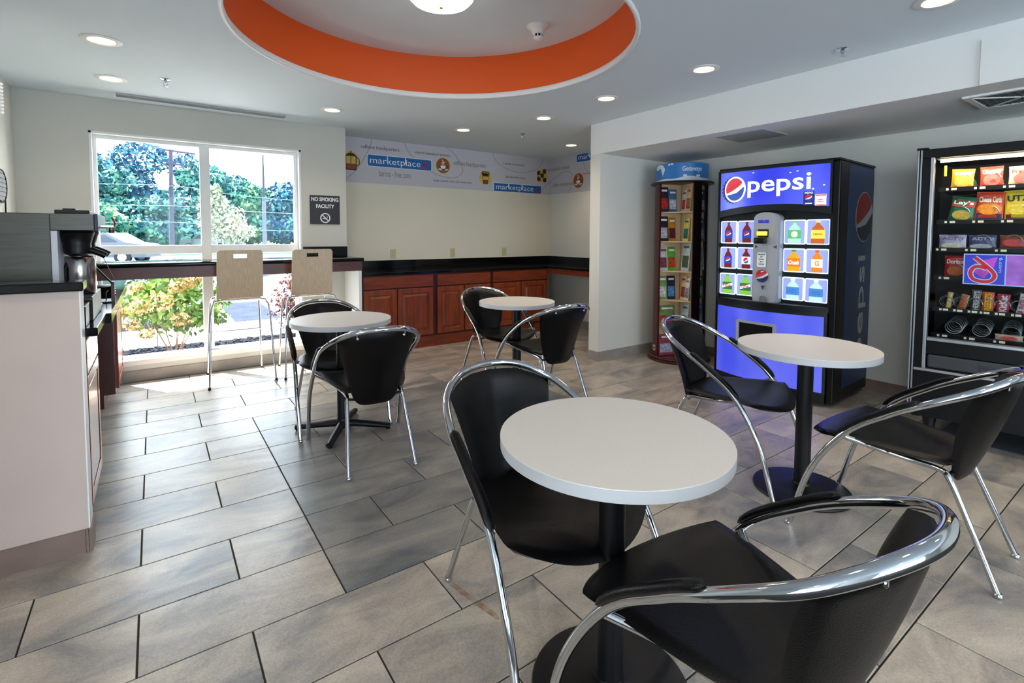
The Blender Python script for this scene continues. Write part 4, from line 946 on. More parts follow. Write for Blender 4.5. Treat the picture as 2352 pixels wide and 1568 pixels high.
bm = NB(); box(bm, -.085, -.012, -.10, -.066, 1.30, 1.335, bev=.003); obj('bill_insert_light', bm, mat('bill_yellow', (225, 215, 70), .4, emit=.6, ecol=(235, 225, 90)), col)
bm = NB(); box(bm, -.094, -.010, -.135, -.066, 1.235, 1.285, bev=.01); obj('bill_guide', bm, blackpl_m, col, 40)
decal('arrow', [[(.028, 1.21), (.055, 1.225), (.055, 1.195)], [(-.095, 1.21), (-.115, 1.225), (-.115, 1.195)], [(-.055, .895), (-.02, .895), (-.0375, .86)]], mat('navy_print', (50, 56, 120), .5), col, fD, .0, .002)
decal('price_card', [rrect(-.095, -.018, 1.045, 1.165, .012)], txtw_m, col, fD, 0, .002)
for k, (s_, w_) in enumerate((('BALANCE', .03), ('OF', .01), ('DUE', .02), ('IN', .01), ('TOTAL', .025))):
    text('card_text', s_, mat('print_black', (40, 40, 44), .6), col, fD, -.056-w_, -.056+w_, 1.143-k*.02, 1.153-k*.02, .002, .003, bold=.02)
globe(col, fD, mid-.012, .972, .052, .052, .001, mat('print_red_globe', (190, 35, 45), .4), txtw_m, mat('print_navy_globe', (24, 36, 90), .4))
decal('coin_return', [rrect(-.065, -.008, .745, .81, .02)], mat('recess_grey', (110, 112, 120), .5), col, fD, 0, .001)
# delivery door
bm = NB(); dx0, dx1, dz0, dz1 = -.235, .095, .40, .598
for q in ([(dx0, dz0), (dx0+.022, dz0), (dx0+.022, dz1-.02), (dx0, dz1-.01)], [(dx1-.022, dz0), (dx1, dz0), (dx1, dz1-.01), (dx1-.022, dz1-.02)], [(dx0, dz1-.02), (dx1, dz1-.02), (dx1-.006, dz1), (dx0+.006, dz1)], [(dx0, dz0-.02), (dx1, dz0-.02), (dx1, dz0), (dx0, dz0)]):
    prism(bm, q, fL, .0, .022)
fr_ = obj('delivery_frame', bm, silver_m, pm)
bowed('delivery_opening', dx0+.02, dx1-.02, K(dz0), K(dz1-.018), BL, -.006, .0, mat('opening_black', (6, 6, 8), .6, spec=.2))
# side graphic
fS = lambda a, b, h: Vector((.465+h, .16+a, b))      # a into depth
decal('side_graphic', [[(.03, .12), (.585, .12), (.585, 1.84), (.03, 1.84)]], sideb_m, pm, fS, 0, .002)
printg = mat('side_print', (188, 190, 190), .5)
decal('side_ring', [circ(.385, 1.452, .195, .200, 40)], printg, pm, fS, .002, .003)
decal('side_globe_blue', [circ(.385, 1.452, .188, .193, 40)], mat('side_dark', (30, 36, 56), .5), pm, fS, .003, .004)
globe(pm, fS, .385, 1.452, .186, .191, .004, mat('side_red', (165, 20, 26), .5), printg, MATS['side_dark'])
text('side_lettering', 'pepsi', printg, pm, fS, .29, .49, .30, 1.145, .002, .004, bold=.0, rot=90)

# ================================================================== SNACK MACHINE
sm = thing('snack_vending_machine', 'black glass-fronted snack vending machine with silver rails at the right edge', 'vending machine', (3.95, 1.123, 0), math.atan2(-.990, .139))
def sx(name, x0, x1, y0, y1, z0_, z1_, m=blackpl_m, par=None, bev=.002):
    bm = NB(); box(bm, x0, x1, y0, y1, z0_, z1_, bev=bev); return obj(name, bm, m, par or sm)
mblk = mat('machine_black', (12, 13, 15), .4, bump=.08, bscale=200, spec=.22)
sx('side_panel', .004, .03, .05, .78, .15, 1.82, mblk); sx('side_panel', .96, .985, .05, .78, .15, 1.82, mblk)
sx('back_panel', .03, .96, .76, .78, .15, 1.82, mblk); sx('top_panel', .004, .985, .02, .78, 1.80, 1.83, mblk); sx('floor_panel', .03, .96, .05, .76, .15, .18, mblk)
sx('door_header', -.004, .99, .0, .05, 1.785, 1.842, mblk, bev=.004); sx('corner_cap', -.008, .05, -.006, .06, 1.838, 1.852, blackpl_m, bev=.004)
sx('door_stile', .021, .064, .0, .05, .15, 1.785, mblk); sx('door_stile', .76, .97, .0, .05, .15, 1.785, mblk)
sil = mat('aluminium_rail', (190, 194, 200), .3, .8)
sx('edge_rail', -.001, .006, -.006, .05, .16, 1.838, sil, bev=.001); sx('edge_rail', .013, .021, -.006, .03, .16, 1.838, sil, bev=.001); sx('edge_groove', .006, .013, .002, .05, .16, 1.838, mblk, bev=0)
sx('inner_rail', .064, .081, -.008, .05, .465, 1.788, sil, bev=.003)
sx('window_rail', .083, .76, -.008, .05, .645, .663, sil, bev=.003); sx('hatch_rail', .024, .97, -.008, .04, .448, .464, sil, bev=.003)
sx('delivery_panel', .081, .76, .004, .05, .56, .645, mblk); sx('delivery_flap', .09, .74, -.002, .02, .474, .556, mat('flap_grey', (52, 55, 60), .5), bev=.01)
sx('lower_door', .024, .97, .002, .05, .155, .448, mblk)
text('flap_lettering', 'PUSH', mat('embossed', (36, 38, 42), .5), sm, front(0, -.002, 0), .33, .47, .495, .53, .0, .002, bold=.02)
for x_ in (.1, .88):
    for y_ in (.12, .7):
        bm = NB(); lathe(bm, [(.028, 0), (.03, .01), (.03, .06), (.038, .15)], 16, (x_, y_, 0)); obj('leg', bm, blackmetal_m, sm, 40)
bm = NB(); box(bm, .082, .759, .012, .017, .664, 1.784); obj('glass_pane', bm, vglass_m, sm)
tube_m = mat('machine_tube', (255, 230, 190), .4, emit=5, ecol=(255, 228, 180))
sx('light_tube', .10, .74, .07, .09, 1.762, 1.780, tube_m, bev=0); sx('light_reflector', .085, .755, .06, .16, 1.781, 1.799, mat('reflector', (200, 195, 170), .4), bev=0)
l = bpy.data.lights.new('snack_light', 'AREA'); l.shape = 'RECTANGLE'; l.size = .6; l.size_y = .05; l.energy = 4.5; l.color = (1, .86, .66)
lo_ = bpy.data.objects.new('snack_light', l); COL.objects.link(lo_); lo_.parent = sm; lo_.location = (.42, .10, 1.755); lo_.rotation_euler = (R(18), 0, 0)
SH = [1.605, 1.398, 1.222, 1.040, .838, .668]
coilm = bpy.data.meshes.new('spiral'); 
def coilmesh(r_, turns=5, L=.42):
    bm = NB(); sweep(bm, [(r_*math.cos(a), L*a/(2*PI*turns), r_*math.sin(a)) for a in np.linspace(0, 2*PI*turns, turns*16)], .0028, n=5)
    me = bpy.data.meshes.new('spiral'); bm.to_mesh(me); bm.free(); me.materials.append(sil); me.polygons.foreach_set('use_smooth', [True]*len(me.polygons)); return me
cm1, cm2 = coilmesh(.042), coilmesh(.036)
tagm = mat('price_tag', (235, 230, 205), .5)
SEL = {0: [.20, .332, .46, .59, .70], 1: [.20, .332, .46, .59, .70], 2: [.165, .305, .44, .58, .70], 3: [.185, .325, .46, .59, .70], 4: [.150, .218, .287, .342, .410, .480, .55, .62, .69], 5: [.19, .32, .455, .59, .70]}
for k, z_ in enumerate(SH):
    sx('shelf', .085, .755, .16, .72, z_-.012, z_-.006, mblk, bev=0); sx('shelf_lip', .085, .755, .155, .162, z_-.022, z_+.006, mblk, bev=.001)
    for x_ in SEL[k]:
        big = k not in (4,)
        o = bpy.data.objects.new('spiral', cm1 if big else cm2); COL.objects.link(o); o.parent = sm; o.location = (x_, .165, z_+(.045 if big else .040))
        for dx, ww in ((-.075 if big else -.03, .012), (-.05 if big else -.012, .026)):
            bm = NB(); box(bm, x_+dx, x_+dx+ww, .1525, .155, z_-.014, z_-.001); obj('price_tag', bm, tagm, sm)
yg = mat('tag_yellow', (215, 200, 50), .5); sx('yellow_sticker', .115, .127, .13, .133, 1.68, 1.745, yg, bev=0)
# poster on the glass
fG = front(0, .0115, 0)
ps = decal('window_poster', [[(.237, 1.012), (.62, 1.012), (.62, 1.196), (.237, 1.196)]], mat('poster_edge', (150, 175, 225), .4, emit=.12, ecol=(150, 175, 225)), sm, fG, 0, .0006)
decal('poster_field', [[(.243, 1.018), (.418, 1.018), (.418, 1.190), (.243, 1.190)]], mat('poster_blue', (28, 50, 180), .4, emit=.12, ecol=(30, 60, 200)), ps, fG, .0006, .0012)
decal('poster_field', [[(.424, 1.018), (.614, 1.018), (.614, 1.190), (.424, 1.190)]], mat('poster_violet', (150, 90, 190), .4, noise=.5, nscale=9), ps, fG, .0006, .0012)
decal('poster_patch', [[(.25, 1.10), (.30, 1.15), (.385, 1.18), (.372, 1.12), (.33, 1.05), (.28, 1.09)]], mat('poster_magenta', (175, 60, 185), .4, noise=.4, nscale=12), ps, fG, .0012, .0018)
def six(par, fr, a, b, c, d, wd, m, h0, h1):
    w_, h_ = b-a, d-c
    out_ = catmull([(a+.15*w_, d, 0), (a+.55*w_, c+.72*h_, 0), (a+.92*w_, c+.42*h_, 0), (a+w_, c+.22*h_, 0), (a+.85*w_, c+.04*h_, 0), (a+.5*w_, c, 0), (a+.12*w_, c+.1*h_, 0), (a, c+.35*h_, 0), (a+.14*w_, c+.58*h_, 0), (a+.38*w_, c+.62*h_, 0), (a+.68*w_, c+.54*h_, 0)], 4)
    decal('numeral', ribbon([tuple(p[:2]) for p in out_], wd), m, par, fr, h0, h1)
six(ps, fG, .27, .375, 1.032, 1.175, .027, mat('poster_light', (170, 195, 235), .4, emit=.1), .0018, .0022)
six(ps, fG, .27, .375, 1.032, 1.175, .019, mat('poster_red', (175, 20, 30), .4, emit=.1), .0022, .0028)
text('poster_lettering', '6.com', MATS['poster_light'], ps, fG, .392, .408, 1.09, 1.175, .0012, .002, rot=-90)
# snacks (things of their own)
SMX = sm.matrix_world if False else None
ca_, sa_ = math.cos(math.atan2(-.990, .139)), math.sin(math.atan2(-.990, .139))
def sloc(x, y, z): return (3.95+x*ca_-y*sa_, 1.123+x*sa_+y*ca_, z)
SR = math.atan2(-.990, .139)
def bag(k, x, w_, h_, c1, label, cat, txt=None, tcol=(240, 240, 235), blob=None, tilt=0, zz=.012, band=None, th=.035, vert=False, cr=True):
    t = thing({'chips': 'snack_bag', 'popcorn': 'snack_bag', 'cookies': 'snack_bag'}.get(cat, 'candy_bar'), label, cat, sloc(x, .200, SH[k]-.004), SR, 'snacks on the machine shelves')
    m = mat('wrap_%d_%d_%d' % c1, c1, .3, noise=.12, nscale=18, bump=.3, bscale=25)
    Tl = Matrix.Rotation(R(tilt), 4, 'Y')
    def fn(s, q):
        pin = 1-.05*math.sin(PI*q)*abs(s)
        return Tl @ Vector((s*w_/2*pin, .0, q*h_))
    bm = NB(); pillow(bm, fn, 8, 8, th, 3); obj('wrapper', bm, m, t, 60)
    if cr:
        bm = NB()
        for z_ in (0.0, h_-.008):
            q = Tl @ Vector((0, 0, z_)); box(bm, -w_/2*.99, w_/2*.99, -.0015, .0015, z_, z_+.008, xf=Tl)
        obj('crimp', bm, m, t)
    th2 = th/2
    def fb(a, b, h):
        s = min(1, abs(2*a/w_)); q = min(1, abs(2*b/h_-1)); c = math.sqrt(max(0, 1-s**3))*math.sqrt(max(0, 1-q**3)); return Tl @ Vector((a, -th2*c-h-.0012, b))
    if band:
        for (z0_, z1_, c_) in band: decal('print_band', [subdiv([(-w_*.44, h_*z0_), (w_*.44, h_*z0_), (w_*.44, h_*z1_), (-w_*.44, h_*z1_)], .012)], mat('print_%d_%d_%d' % c_, c_, .35), t, fb, 0, .0006)
    if blob: decal('picture', [circ(w_*blob[0], h_*blob[1], w_*blob[2], h_*blob[3], 18)], mat('print_%d_%d_%d' % blob[4], blob[4], .4, noise=.3, nscale=60), t, fb, .0006, .0014)
    if txt:
        m_ = mat('print_%d_%d_%d' % tcol, tcol, .4)
        if vert: text('lettering', txt, m_, t, fb, -w_*.30, w_*.30, h_*.06, h_*.94, .0008, .0018, bold=.03, rot=90)
        else: text('lettering', txt, m_, t, fb, -w_*.38, w_*.38, h_*.64, h_*.84, .0008, .0018, bold=.03)
    return t
bag(0, .195, .11, .122, (222, 150, 30), 'small orange snack bag on the top shelf, leftmost', 'chips', 'Chips', (245, 230, 190), (0, .36, .34, .3, (205, 150, 60)), 3)
bag(0, .332, .105, .125, (205, 60, 44), 'small red snack bag on the top shelf, second from left', 'chips', "Cheetos", (245, 225, 190), (0, .34, .36, .3, (165, 95, 85)), -1)
bag(0, .462, .115, .118, (215, 200, 150), 'cream and red snack bag on the top shelf at the picture edge', 'chips', 'Pretzel', (190, 40, 40), (.05, .36, .36, .3, (150, 85, 75)), 0)
bag(1, .195, .125, .155, (28, 104, 74), 'dark green crisps bag on the second shelf', 'chips', "Lay's", (240, 240, 230), (0, .26, .36, .2, (196, 170, 70)), 8, band=((.6, .84, (190, 60, 40)),))
bag(1, .325, .132, .178, (226, 70, 26), 'orange-red cheese curls bag on the second shelf', 'chips', 'Cheese Curls', (245, 240, 225), (0, .42, .42, .2, (225, 140, 30)), 3, band=((.04, .26, (34, 52, 110)),))
bag(1, .458, .125, .182, (232, 206, 40), 'bright yellow snack bag on the second shelf at the picture edge', 'chips', 'UTZ', (40, 36, 30), (0, .4, .4, .2, (215, 190, 60)), -2, band=((.04, .22, (120, 30, 40)),))
bag(2, .165, .135, .092, (176, 168, 196), 'pale lilac popcorn pack on the third shelf, leftmost', 'popcorn', 'ACT II', (110, 96, 150), (0, .25, .4, .2, (220, 210, 190)), th=.03)
bag(2, .305, .130, .090, (66, 66, 110), 'navy blue popcorn pack on the third shelf', 'popcorn', 'ACT II', (170, 175, 210), (-.05, .22, .4, .18, (190, 190, 200)), th=.03)
bag(2, .442, .122, .090, (120, 60, 30), 'brown snack pack with a white and red oval on the third shelf', 'cookies', None, (240, 240, 235), (.03, .5, .45, .26, (200, 60, 60)), th=.03)
bag(3, .185, .11, .140, (180, 32, 36), 'red tortilla chip bag left of the window poster', 'chips', 'Doritos', (245, 240, 235), (0, .3, .36, .22, (190, 100, 30)), 0)
bag(3, .325, .11, .140, (165, 28, 40), 'red tortilla chip bag behind the window poster', 'chips', 'Doritos', (235, 235, 240), (0, .3, .36, .22, (190, 100, 30)), 0)
bag(3, .468, .11, .140, (182, 40, 34), 'red tortilla chip bag at the right edge of the window poster', 'chips', 'Doritos', (245, 240, 235), (0, .3, .36, .22, (215, 130, 30)), 0)
bag(4, .158, .030, .108, (170, 130, 70), 'gold-wrapped candy bar standing on the fifth shelf, leftmost', 'candy', 'NUT ROLL', (240, 220, 160), None, 6, th=.02, vert=True)
bag(4, .222, .040, .100, (176, 132, 70), 'gold and red candy bar leaning on the fifth shelf', 'candy', 'TWIX', (190, 28, 40), None, 12, th=.018, vert=True)
bag(4, .288, .046, .132, (70, 62, 60), 'dark brown chocolate bar with silver letters on the fifth shelf', 'candy', "HERSHEY'S", (205, 205, 205), None, 2, th=.016, vert=True)
bag(4, .343, .056, .122, (224, 84, 24), 'orange candy pack on the fifth shelf', 'candy', "REESE'S", (235, 200, 40), None, 1, th=.022, vert=True)
bag(4, .410, .058, .115, (190, 34, 56), 'crimson candy bar pack on the fifth shelf', 'candy', 'KitKat', (235, 225, 230), None, 2, th=.02, vert=True)
bag(4, .485, .036, .125, (205, 200, 210), 'white candy bar with red letters on the fifth shelf at the picture edge', 'candy', '3 ROLL', (190, 40, 60), None, 8, th=.018, vert=True)
bag(5, .445, .125, .040, (190, 170, 150), 'pale wrapped pastry lying on the bottom shelf', 'candy', None, (240, 240, 235), (0, .5, .3, .3, (190, 60, 60)), 0, th=.03)
bm = NB(); box(bm, 4.16, 4.86, .15, 1.02, .0005, .006, bev=.001)
t = obj('floor_mat', bm, mat('grey_mat', (70, 74, 78), .8, noise=.2, nscale=60)); tag(t, 'dark grey rubber mat under the snack machine', 'mat')

# ================================================================== BROCHURE RACK
RX, RY = 4.495, 3.265; rk = thing('brochure_rack', 'tall round cherry wood brochure rack with blue sky header in the alcove corner', 'display rack', (RX, RY, 0))
toc = Vector((-RX, -RY, 0)).normalized(); rt = Vector((.814, -.581, 0)); rt = (rt-toc*rt.dot(toc)).normalized()
RAD = .285
def pol(r_, th): return toc*(r_*math.cos(th))+rt*(r_*math.sin(th))
bm = NB(); lathe(bm, [(.30, 0), (.318, .012), (.318, .022), (.306, .028), (.312, .04), (.302, .05), (.29, .052)], 48); obj('base_plate', bm, dcherry_m, rk, 40)
bm = NB(); lathe(bm, [(.29, 1.822), (.312, 1.824), (.316, 1.832), (.312, 1.842), (.28, 1.844)], 48); obj('top_plate', bm, mat('near_black_wood', (38, 14, 14), .35), rk, 40)
hb_m = mat('header_blue', (40, 122, 196), .35); bm = NB(); lathe(bm, [(.262, 1.844), (.262, 2.02), (.258, 2.024)], 64); obj('header_drum', bm, hb_m, rk, 40)
fH = lambda a, b, h: pol(.262+h, a/.262)+Vector((0, 0, b))
text('header_lettering', 'Getaways', txtw_m, rk, fH, .00, .20, 1.925, 1.985, .001, .002, bold=.015)
cl = []
for a0_, b0_, r_ in ((-.30, 1.985, .03), (-.265, 1.998, .032), (-.225, 1.992, .026), (-.1, 2.012, .014), (-.13, 2.006, .012)):
    cl.append([(a, min(b, 2.018)) for a, b in circ(a0_, b0_, r_, r_*.8, 16)])
decal('cloud_print', cl, mat('cloud_print', (225, 232, 240), .5), rk, fH, .0005, .003)
hz = lambda a: 1.872+.012*math.sin(a*9+.6)+.006*math.sin(a*23)
decal('hill_print', [[(-.36+.02*k, 1.846), (-.34+.02*k, 1.846), (-.34+.02*k, hz(-.34+.02*k)), (-.36+.02*k, hz(-.36+.02*k))] for k in range(36)]+[circ(a, 1.893, .012, .012, 10) for a in (.02, .035, .17, .15)], MATS['cloud_print'], rk, fH, .0005, .0015)
decal('balloon_print', [circ(-.205, 1.962, .024, .030, 20), [(-.223, 1.945), (-.187, 1.945), (-.2, 1.912), (-.21, 1.912)], [(-.21, 1.90), (-.2, 1.90), (-.2, 1.907), (-.21, 1.907)]], MATS['cloud_print'], rk, fH, .0005, .0032)
blk_m = mat('post_shaded', (20, 12, 14), .3)  # right-hand posts near black, their shade put into the wood colour
A1, A2 = R(-57), R(33)
TH = [A1, A2, A2+PI/2, A1-PI/2]
for i, a in enumerate(TH):
    d_ = pol(1, a); n_ = Vector((-d_.y, d_.x, 0))
    bm = NB(); vs_ = []
    for q in (0, 1):
        for s in (-1, 1):
            for z_ in (.052, 1.822): vs_.append(bm.verts.new(d_*(.012+(RAD-.03)*q)+n_*(.006*s)+Vector((0, 0, z_))))
    for f in ((0, 1, 3, 2), (4, 6, 7, 5), (0, 4, 5, 1), (2, 3, 7, 6), (0, 2, 6, 4), (1, 5, 7, 3)): bm.faces.new([vs_[k] for k in f])
    obj('fin_panel', bm, birch_m, rk)
    bm = NB(); hw = R(9)
    P = [pol(RAD, a-hw+2*hw*k/6) for k in range(7)]+[pol(RAD-.022, a+hw-2*hw*k/6) for k in range(7)]
    prism(bm, [(p.x, p.y) for p in P], lambda u, v, h: Vector((u, v, h)), .052, 1.822); obj('post', bm, dcherry_m if i in (0, 3) else blk_m, rk, 40)
ZR = [1.54, 1.240, .937, .637, .340]
for z_ in ZR:
    for q in range(4):
        a, b = (A1, A2) if q == 0 else ((A2, A2+PI/2) if q == 1 else ((A2+PI/2, A1+2*PI-PI/2) if q == 2 else (A1-PI/2, A1)))
        e = R(6); bm = NB()
        ctr = pol(.02, (a+b)/2); P = [ctr, pol(.24, a+e), pol(.185, (a+b)/2), pol(.24, b-e)]
        prism(bm, [(p.x, p.y) for p in P], lambda u, v, h: Vector((u, v, h)), z_-.012, z_); obj('shelf', bm, birch_m, rk)
# sticker on the post
bm = NB(); fP = lambda a, b, h: pol(RAD+h, A1+a)+Vector((0, 0, b)); prism(bm, [(-.12, .10), (.06, .10), (.06, .16), (-.12, .16)], fP, .0005, .0015); st = obj('sticker', bm, mat('sticker_pale', (190, 160, 160), .5), rk)
prism_b = NB(); prism(prism_b, [(-.10, .115), (.03, .115), (.03, .135), (-.10, .135)], fP, .0015, .002); obj('sticker_mark', prism_b, mat('sticker_red', (150, 50, 50), .5), st)
# brochures
BRO = [ # tier z, fin (0 left,1 right), r centre, width, height, colour, second colour, description
 (0, 0, .218, .085, .235, (40, 34, 60), (190, 40, 34), 'dark blue and red brochure at the top left of the rack'), (0, 0, .122, .085, .215, (70, 110, 150), (200, 205, 215), 'steel blue brochure with pale picture on the top tier'),
 (0, 1, .085, .062, .205, (215, 214, 210), (190, 50, 60), 'white brochure with red strip on the top tier, right wing'), (0, 1, .165, .075, .225, (214, 184, 130), (160, 90, 60), 'tan brochure on the top tier beside the dark post'),
 (1, 0, .218, .09, .235, (22, 26, 52), (180, 180, 190), 'navy brochure with white script on the second tier'), (1, 0, .122, .08, .225, (190, 130, 40), (90, 24, 50), 'amber and plum sunset brochure on the second tier'),
 (1, 1, .135, .085, .215, (216, 204, 100), (40, 110, 110), 'yellow brochure with teal figure on the second tier, right wing'),
 (2, 0, .218, .085, .225, (196, 190, 190), (120, 60, 80), 'pale collage brochure on the third tier, left'), (2, 0, .122, .085, .225, (90, 170, 50), (200, 60, 40), 'bright green brochure with bottles on the third tier'),
 (2, 1, .135, .12, .262, (190, 205, 210), (70, 90, 70), 'large pale landscape brochure on the third tier, right wing'),
 (3, 0, .218, .085, .225, (120, 150, 90), (215, 210, 200), 'sage green collage brochure on the fourth tier'), (3, 0, .122, .085, .225, (20, 26, 60), (80, 140, 200), 'dark navy brochure with blue picture on the fourth tier'),
 (3, 1, .105, .075, .225, (226, 190, 140), (150, 60, 50), 'peach brochure on the fourth tier, right wing'), (3, 1, .175, .06, .21, (210, 208, 205), (120, 130, 150), 'white narrow brochure on the fourth tier beside the dark post'),
 (4, 0, .165, .175, .215, (110, 140, 80), (190, 50, 30), 'wide green and red brochure on the fifth tier'), (4, 1, .135, .11, .235, (170, 185, 190), (80, 100, 70), 'grey-green landscape brochure on the fifth tier, right wing'),
 (5, 0, .165, .16, .200, (150, 60, 80), (170, 180, 210), 'rose and blue brochure on the bottom tier, left'), (5, 1, .135, .11, .205, (30, 34, 40), (170, 90, 60), 'black brochure with copper picture on the bottom tier')]
BRO += [(k_, 2, .205, .10, .22, c_, (150, 150, 150), d_) for k_, c_, d_ in ((0, (60, 62, 70), 'dark brochure seen edge-on right of the shaded post, top tier'), (1, (90, 92, 100), 'grey brochure seen edge-on right of the shaded post, second tier'), (2, (150, 150, 152), 'pale brochure seen edge-on right of the shaded post, third tier'), (3, (70, 90, 76), 'green brochure seen edge-on right of the shaded post, fourth tier'), (4, (90, 120, 160), 'blue brochure seen edge-on right of the shaded post, fifth tier'))]
for tr, fin, rc, w_, h_, c1, c2, lb in BRO:
    w_ *= 1.1; h_ *= 1.08
    zs = (ZR+[.054])[tr]; a = TH[fin]; d_ = pol(1, a); n_ = Vector((-d_.y, d_.x, 0))
    bis = pol(1, (A1+A2)/2) if fin < 2 else pol(1, A2+PI/4)
    if n_.dot(bis) < 0: n_ = -n_
    base = Vector((RX, RY, zs+.001))+d_*rc+n_*.035
    t = thing('brochure', lb, 'brochure', base, 0, 'travel brochures in the round rack')
    lean = .09
    side = 1 if fin == 0 else 1
    def fq(u, v, h): return d_*(u)*1+n_*(h-lean*v*1.0)+Vector((0, 0, v))
    bm = NB(); prism(bm, [(-w_/2, 0), (w_/2, 0), (w_/2, h_), (-w_/2, h_)], fq, 0, .004); obj('booklet', bm, mat('paper_%d_%d_%d' % c1, c1, .4, noise=.35, nscale=22), t)
    decal('picture', [[(-w_*.4, h_*.12), (w_*.4, h_*.12), (w_*.4, h_*.55), (-w_*.4, h_*.55)]], mat('paper_%d_%d_%d' % c2, c2, .4, noise=.6, nscale=34), t, fq, .004, .0045)
    decal('title_strip', [[(-w_*.38, h_*.82), (w_*.3, h_*.82), (w_*.3, h_*.9), (-w_*.38, h_*.9)]], txtw_m if sum(c1) < 420 else MATS['paper_%d_%d_%d' % c2], t, fq, .004, .0045)

# ================================================================== OUTSIDE
GZ = -.12
g = sbox('ground', -80, 120, 5.66, 160, GZ-.3, GZ, m=mat('asphalt', (74, 86, 98), 1, noise=.15, nscale=2, spec=0))
mulch_m = mat('mulch', (32, 34, 40), 1, noise=.3, nscale=30, spec=0)
bm = NB(); box(bm, -3, 6, 5.64, 7.42, GZ, GZ+.04); o = struct(obj('planting_bed', bm, mulch_m))
bm = NB()
for k in range(2600):
    x, y = random.uniform(-1.2, 3.2), random.uniform(5.8, 7.40)
    if x > 1.5 and y < 6.1: continue
    s = random.uniform(.012, .03)
    box(bm, -s, s, -s*.6, s*.6, -s*.3, s*.4, xf=Matrix.Translation((x, y, GZ+.045)) @ Matrix.Rotation(random.random()*6, 4, 'Z') @ Matrix.Rotation(random.uniform(-.5, .5), 4, 'X'))
o = obj('bark_chips', bm, mat('bark_chip', (42, 44, 52), 1, noise=.4, nscale=9, spec=0)); tag(o, 'grey bark chips covering the planting bed outside the window', 'mulch', kind='stuff')
for k, x in enumerate(range(-4, 8, 2)):
    bm = NB(); box(bm, x+.005, x+1.995, 7.45, 8.75, GZ, GZ+.06, bev=.006); sl_ = obj('sidewalk_slab', bm, mat('concrete', (226, 224, 218), .8, noise=.04, nscale=6)) if k == 0 else obj('sidewalk_slab', bm, MATS['concrete'])
    struct(sl_)
bm = NB(); box(bm, -8, .9, 8.75, 9.6, GZ, GZ+.04); struct(obj('planting_strip', bm, mulch_m))
bm = NB(); box(bm, .9, 12, 8.76, 15, GZ, GZ+.012); struct(obj('sidewalk_apron', bm, MATS['concrete']))
for k in range(2):
    bm = NB(); box(bm, 1.02+k*1.9, 1.72+k*1.9, 8.95+k, 11.6+k, GZ+.012, GZ+.02); struct(obj('asphalt_patch', bm, mat('patch', (50, 56, 68), 1, noise=.2, nscale=3, spec=0)))
bm = NB(); box(bm, -60, 80, 16.5, 17.0, GZ, GZ+.02); struct(obj('road_line', bm, MATS['concrete']))
bm = NB(); box(bm, -70, 100, 40, 150, GZ, GZ+.05); struct(obj('lawn', bm, mat('grass', (70, 120, 90), .95, noise=.4, nscale=1.2)))

def leaves(name, blobs, n, size, m, parent=None, flat=.6, seed=1, surf=.75):
    rs = np.random.RandomState(seed); V = []; F = []
    vol = np.array([b[3]*b[4]*b[5] for b in blobs])**.67; pr = vol/vol.sum(); idx = rs.choice(len(blobs), n, p=pr)
    for i in idx:
        b = blobs[i]; d = rs.normal(size=3); d /= np.linalg.norm(d); rad = surf+(1-surf)*rs.rand()
        p = np.array(b[:3])+d*rad*np.array(b[3:6]); s = size*rs.uniform(.6, 1.3)
        u = rs.normal(size=3); u /= np.linalg.norm(u); v = np.cross(u, d+.4*rs.normal(size=3)); v /= (np.linalg.norm(v)+1e-6)
        k = len(V); V += [p-u*s, p+v*s*flat, p+u*s, p-v*s*flat]; F.append((k, k+1, k+2, k+3))
    me = bpy.data.meshes.new(name); me.from_pydata([tuple(v) for v in V], [], F); me.update()
    o = link(name, me, m, parent); o['kind'] = 'stuff'; return o
tree_m = [leafmat('leaf_teal', (5, 44, 66), (14, 88, 94), (104, 160, 126)), leafmat('leaf_blue_green', (4, 38, 76), (10, 74, 104), (78, 138, 140)), leafmat('leaf_green', (7, 50, 58), (30, 104, 84), (146, 180, 122))]
bark_m = mat('bark', (90, 78, 80), .9, noise=.3, nscale=4)
def tree(x, y, h, r_, mi, label, seed, n=8200, sz=.26, name='tree'):
    t = thing(name, label, 'tree', (x, y, GZ), 0, 'trees beyond the road')
    rs = np.random.RandomState(seed); blobs = []
    for k in range(11):
        a = rs.rand()*2*PI; q = rs.rand()**.5*r_*.75; z_ = h*rs.uniform(.22, .86); rr_ = r_*rs.uniform(.32, .5)
        blobs.append((q*math.cos(a), q*math.sin(a)*.8, z_, rr_, rr_, rr_*.8))
    blobs.append((0, 0, h-r_*.35, r_*.5, r_*.5, r_*.36)); blobs.append((0, 0, h*.3, r_*.9, r_*.8, h*.26))
    leaves('crown', blobs, n, sz, tree_m[mi], t, seed=seed)
    bm = NB(); sweep(bm, [(0, 0, 0), (.1, 0, h*.35), (-.1, .1, h*.7)], lambda q: .28*(1-.6*q), n=8); obj('trunk', bm, bark_m, t, 50)
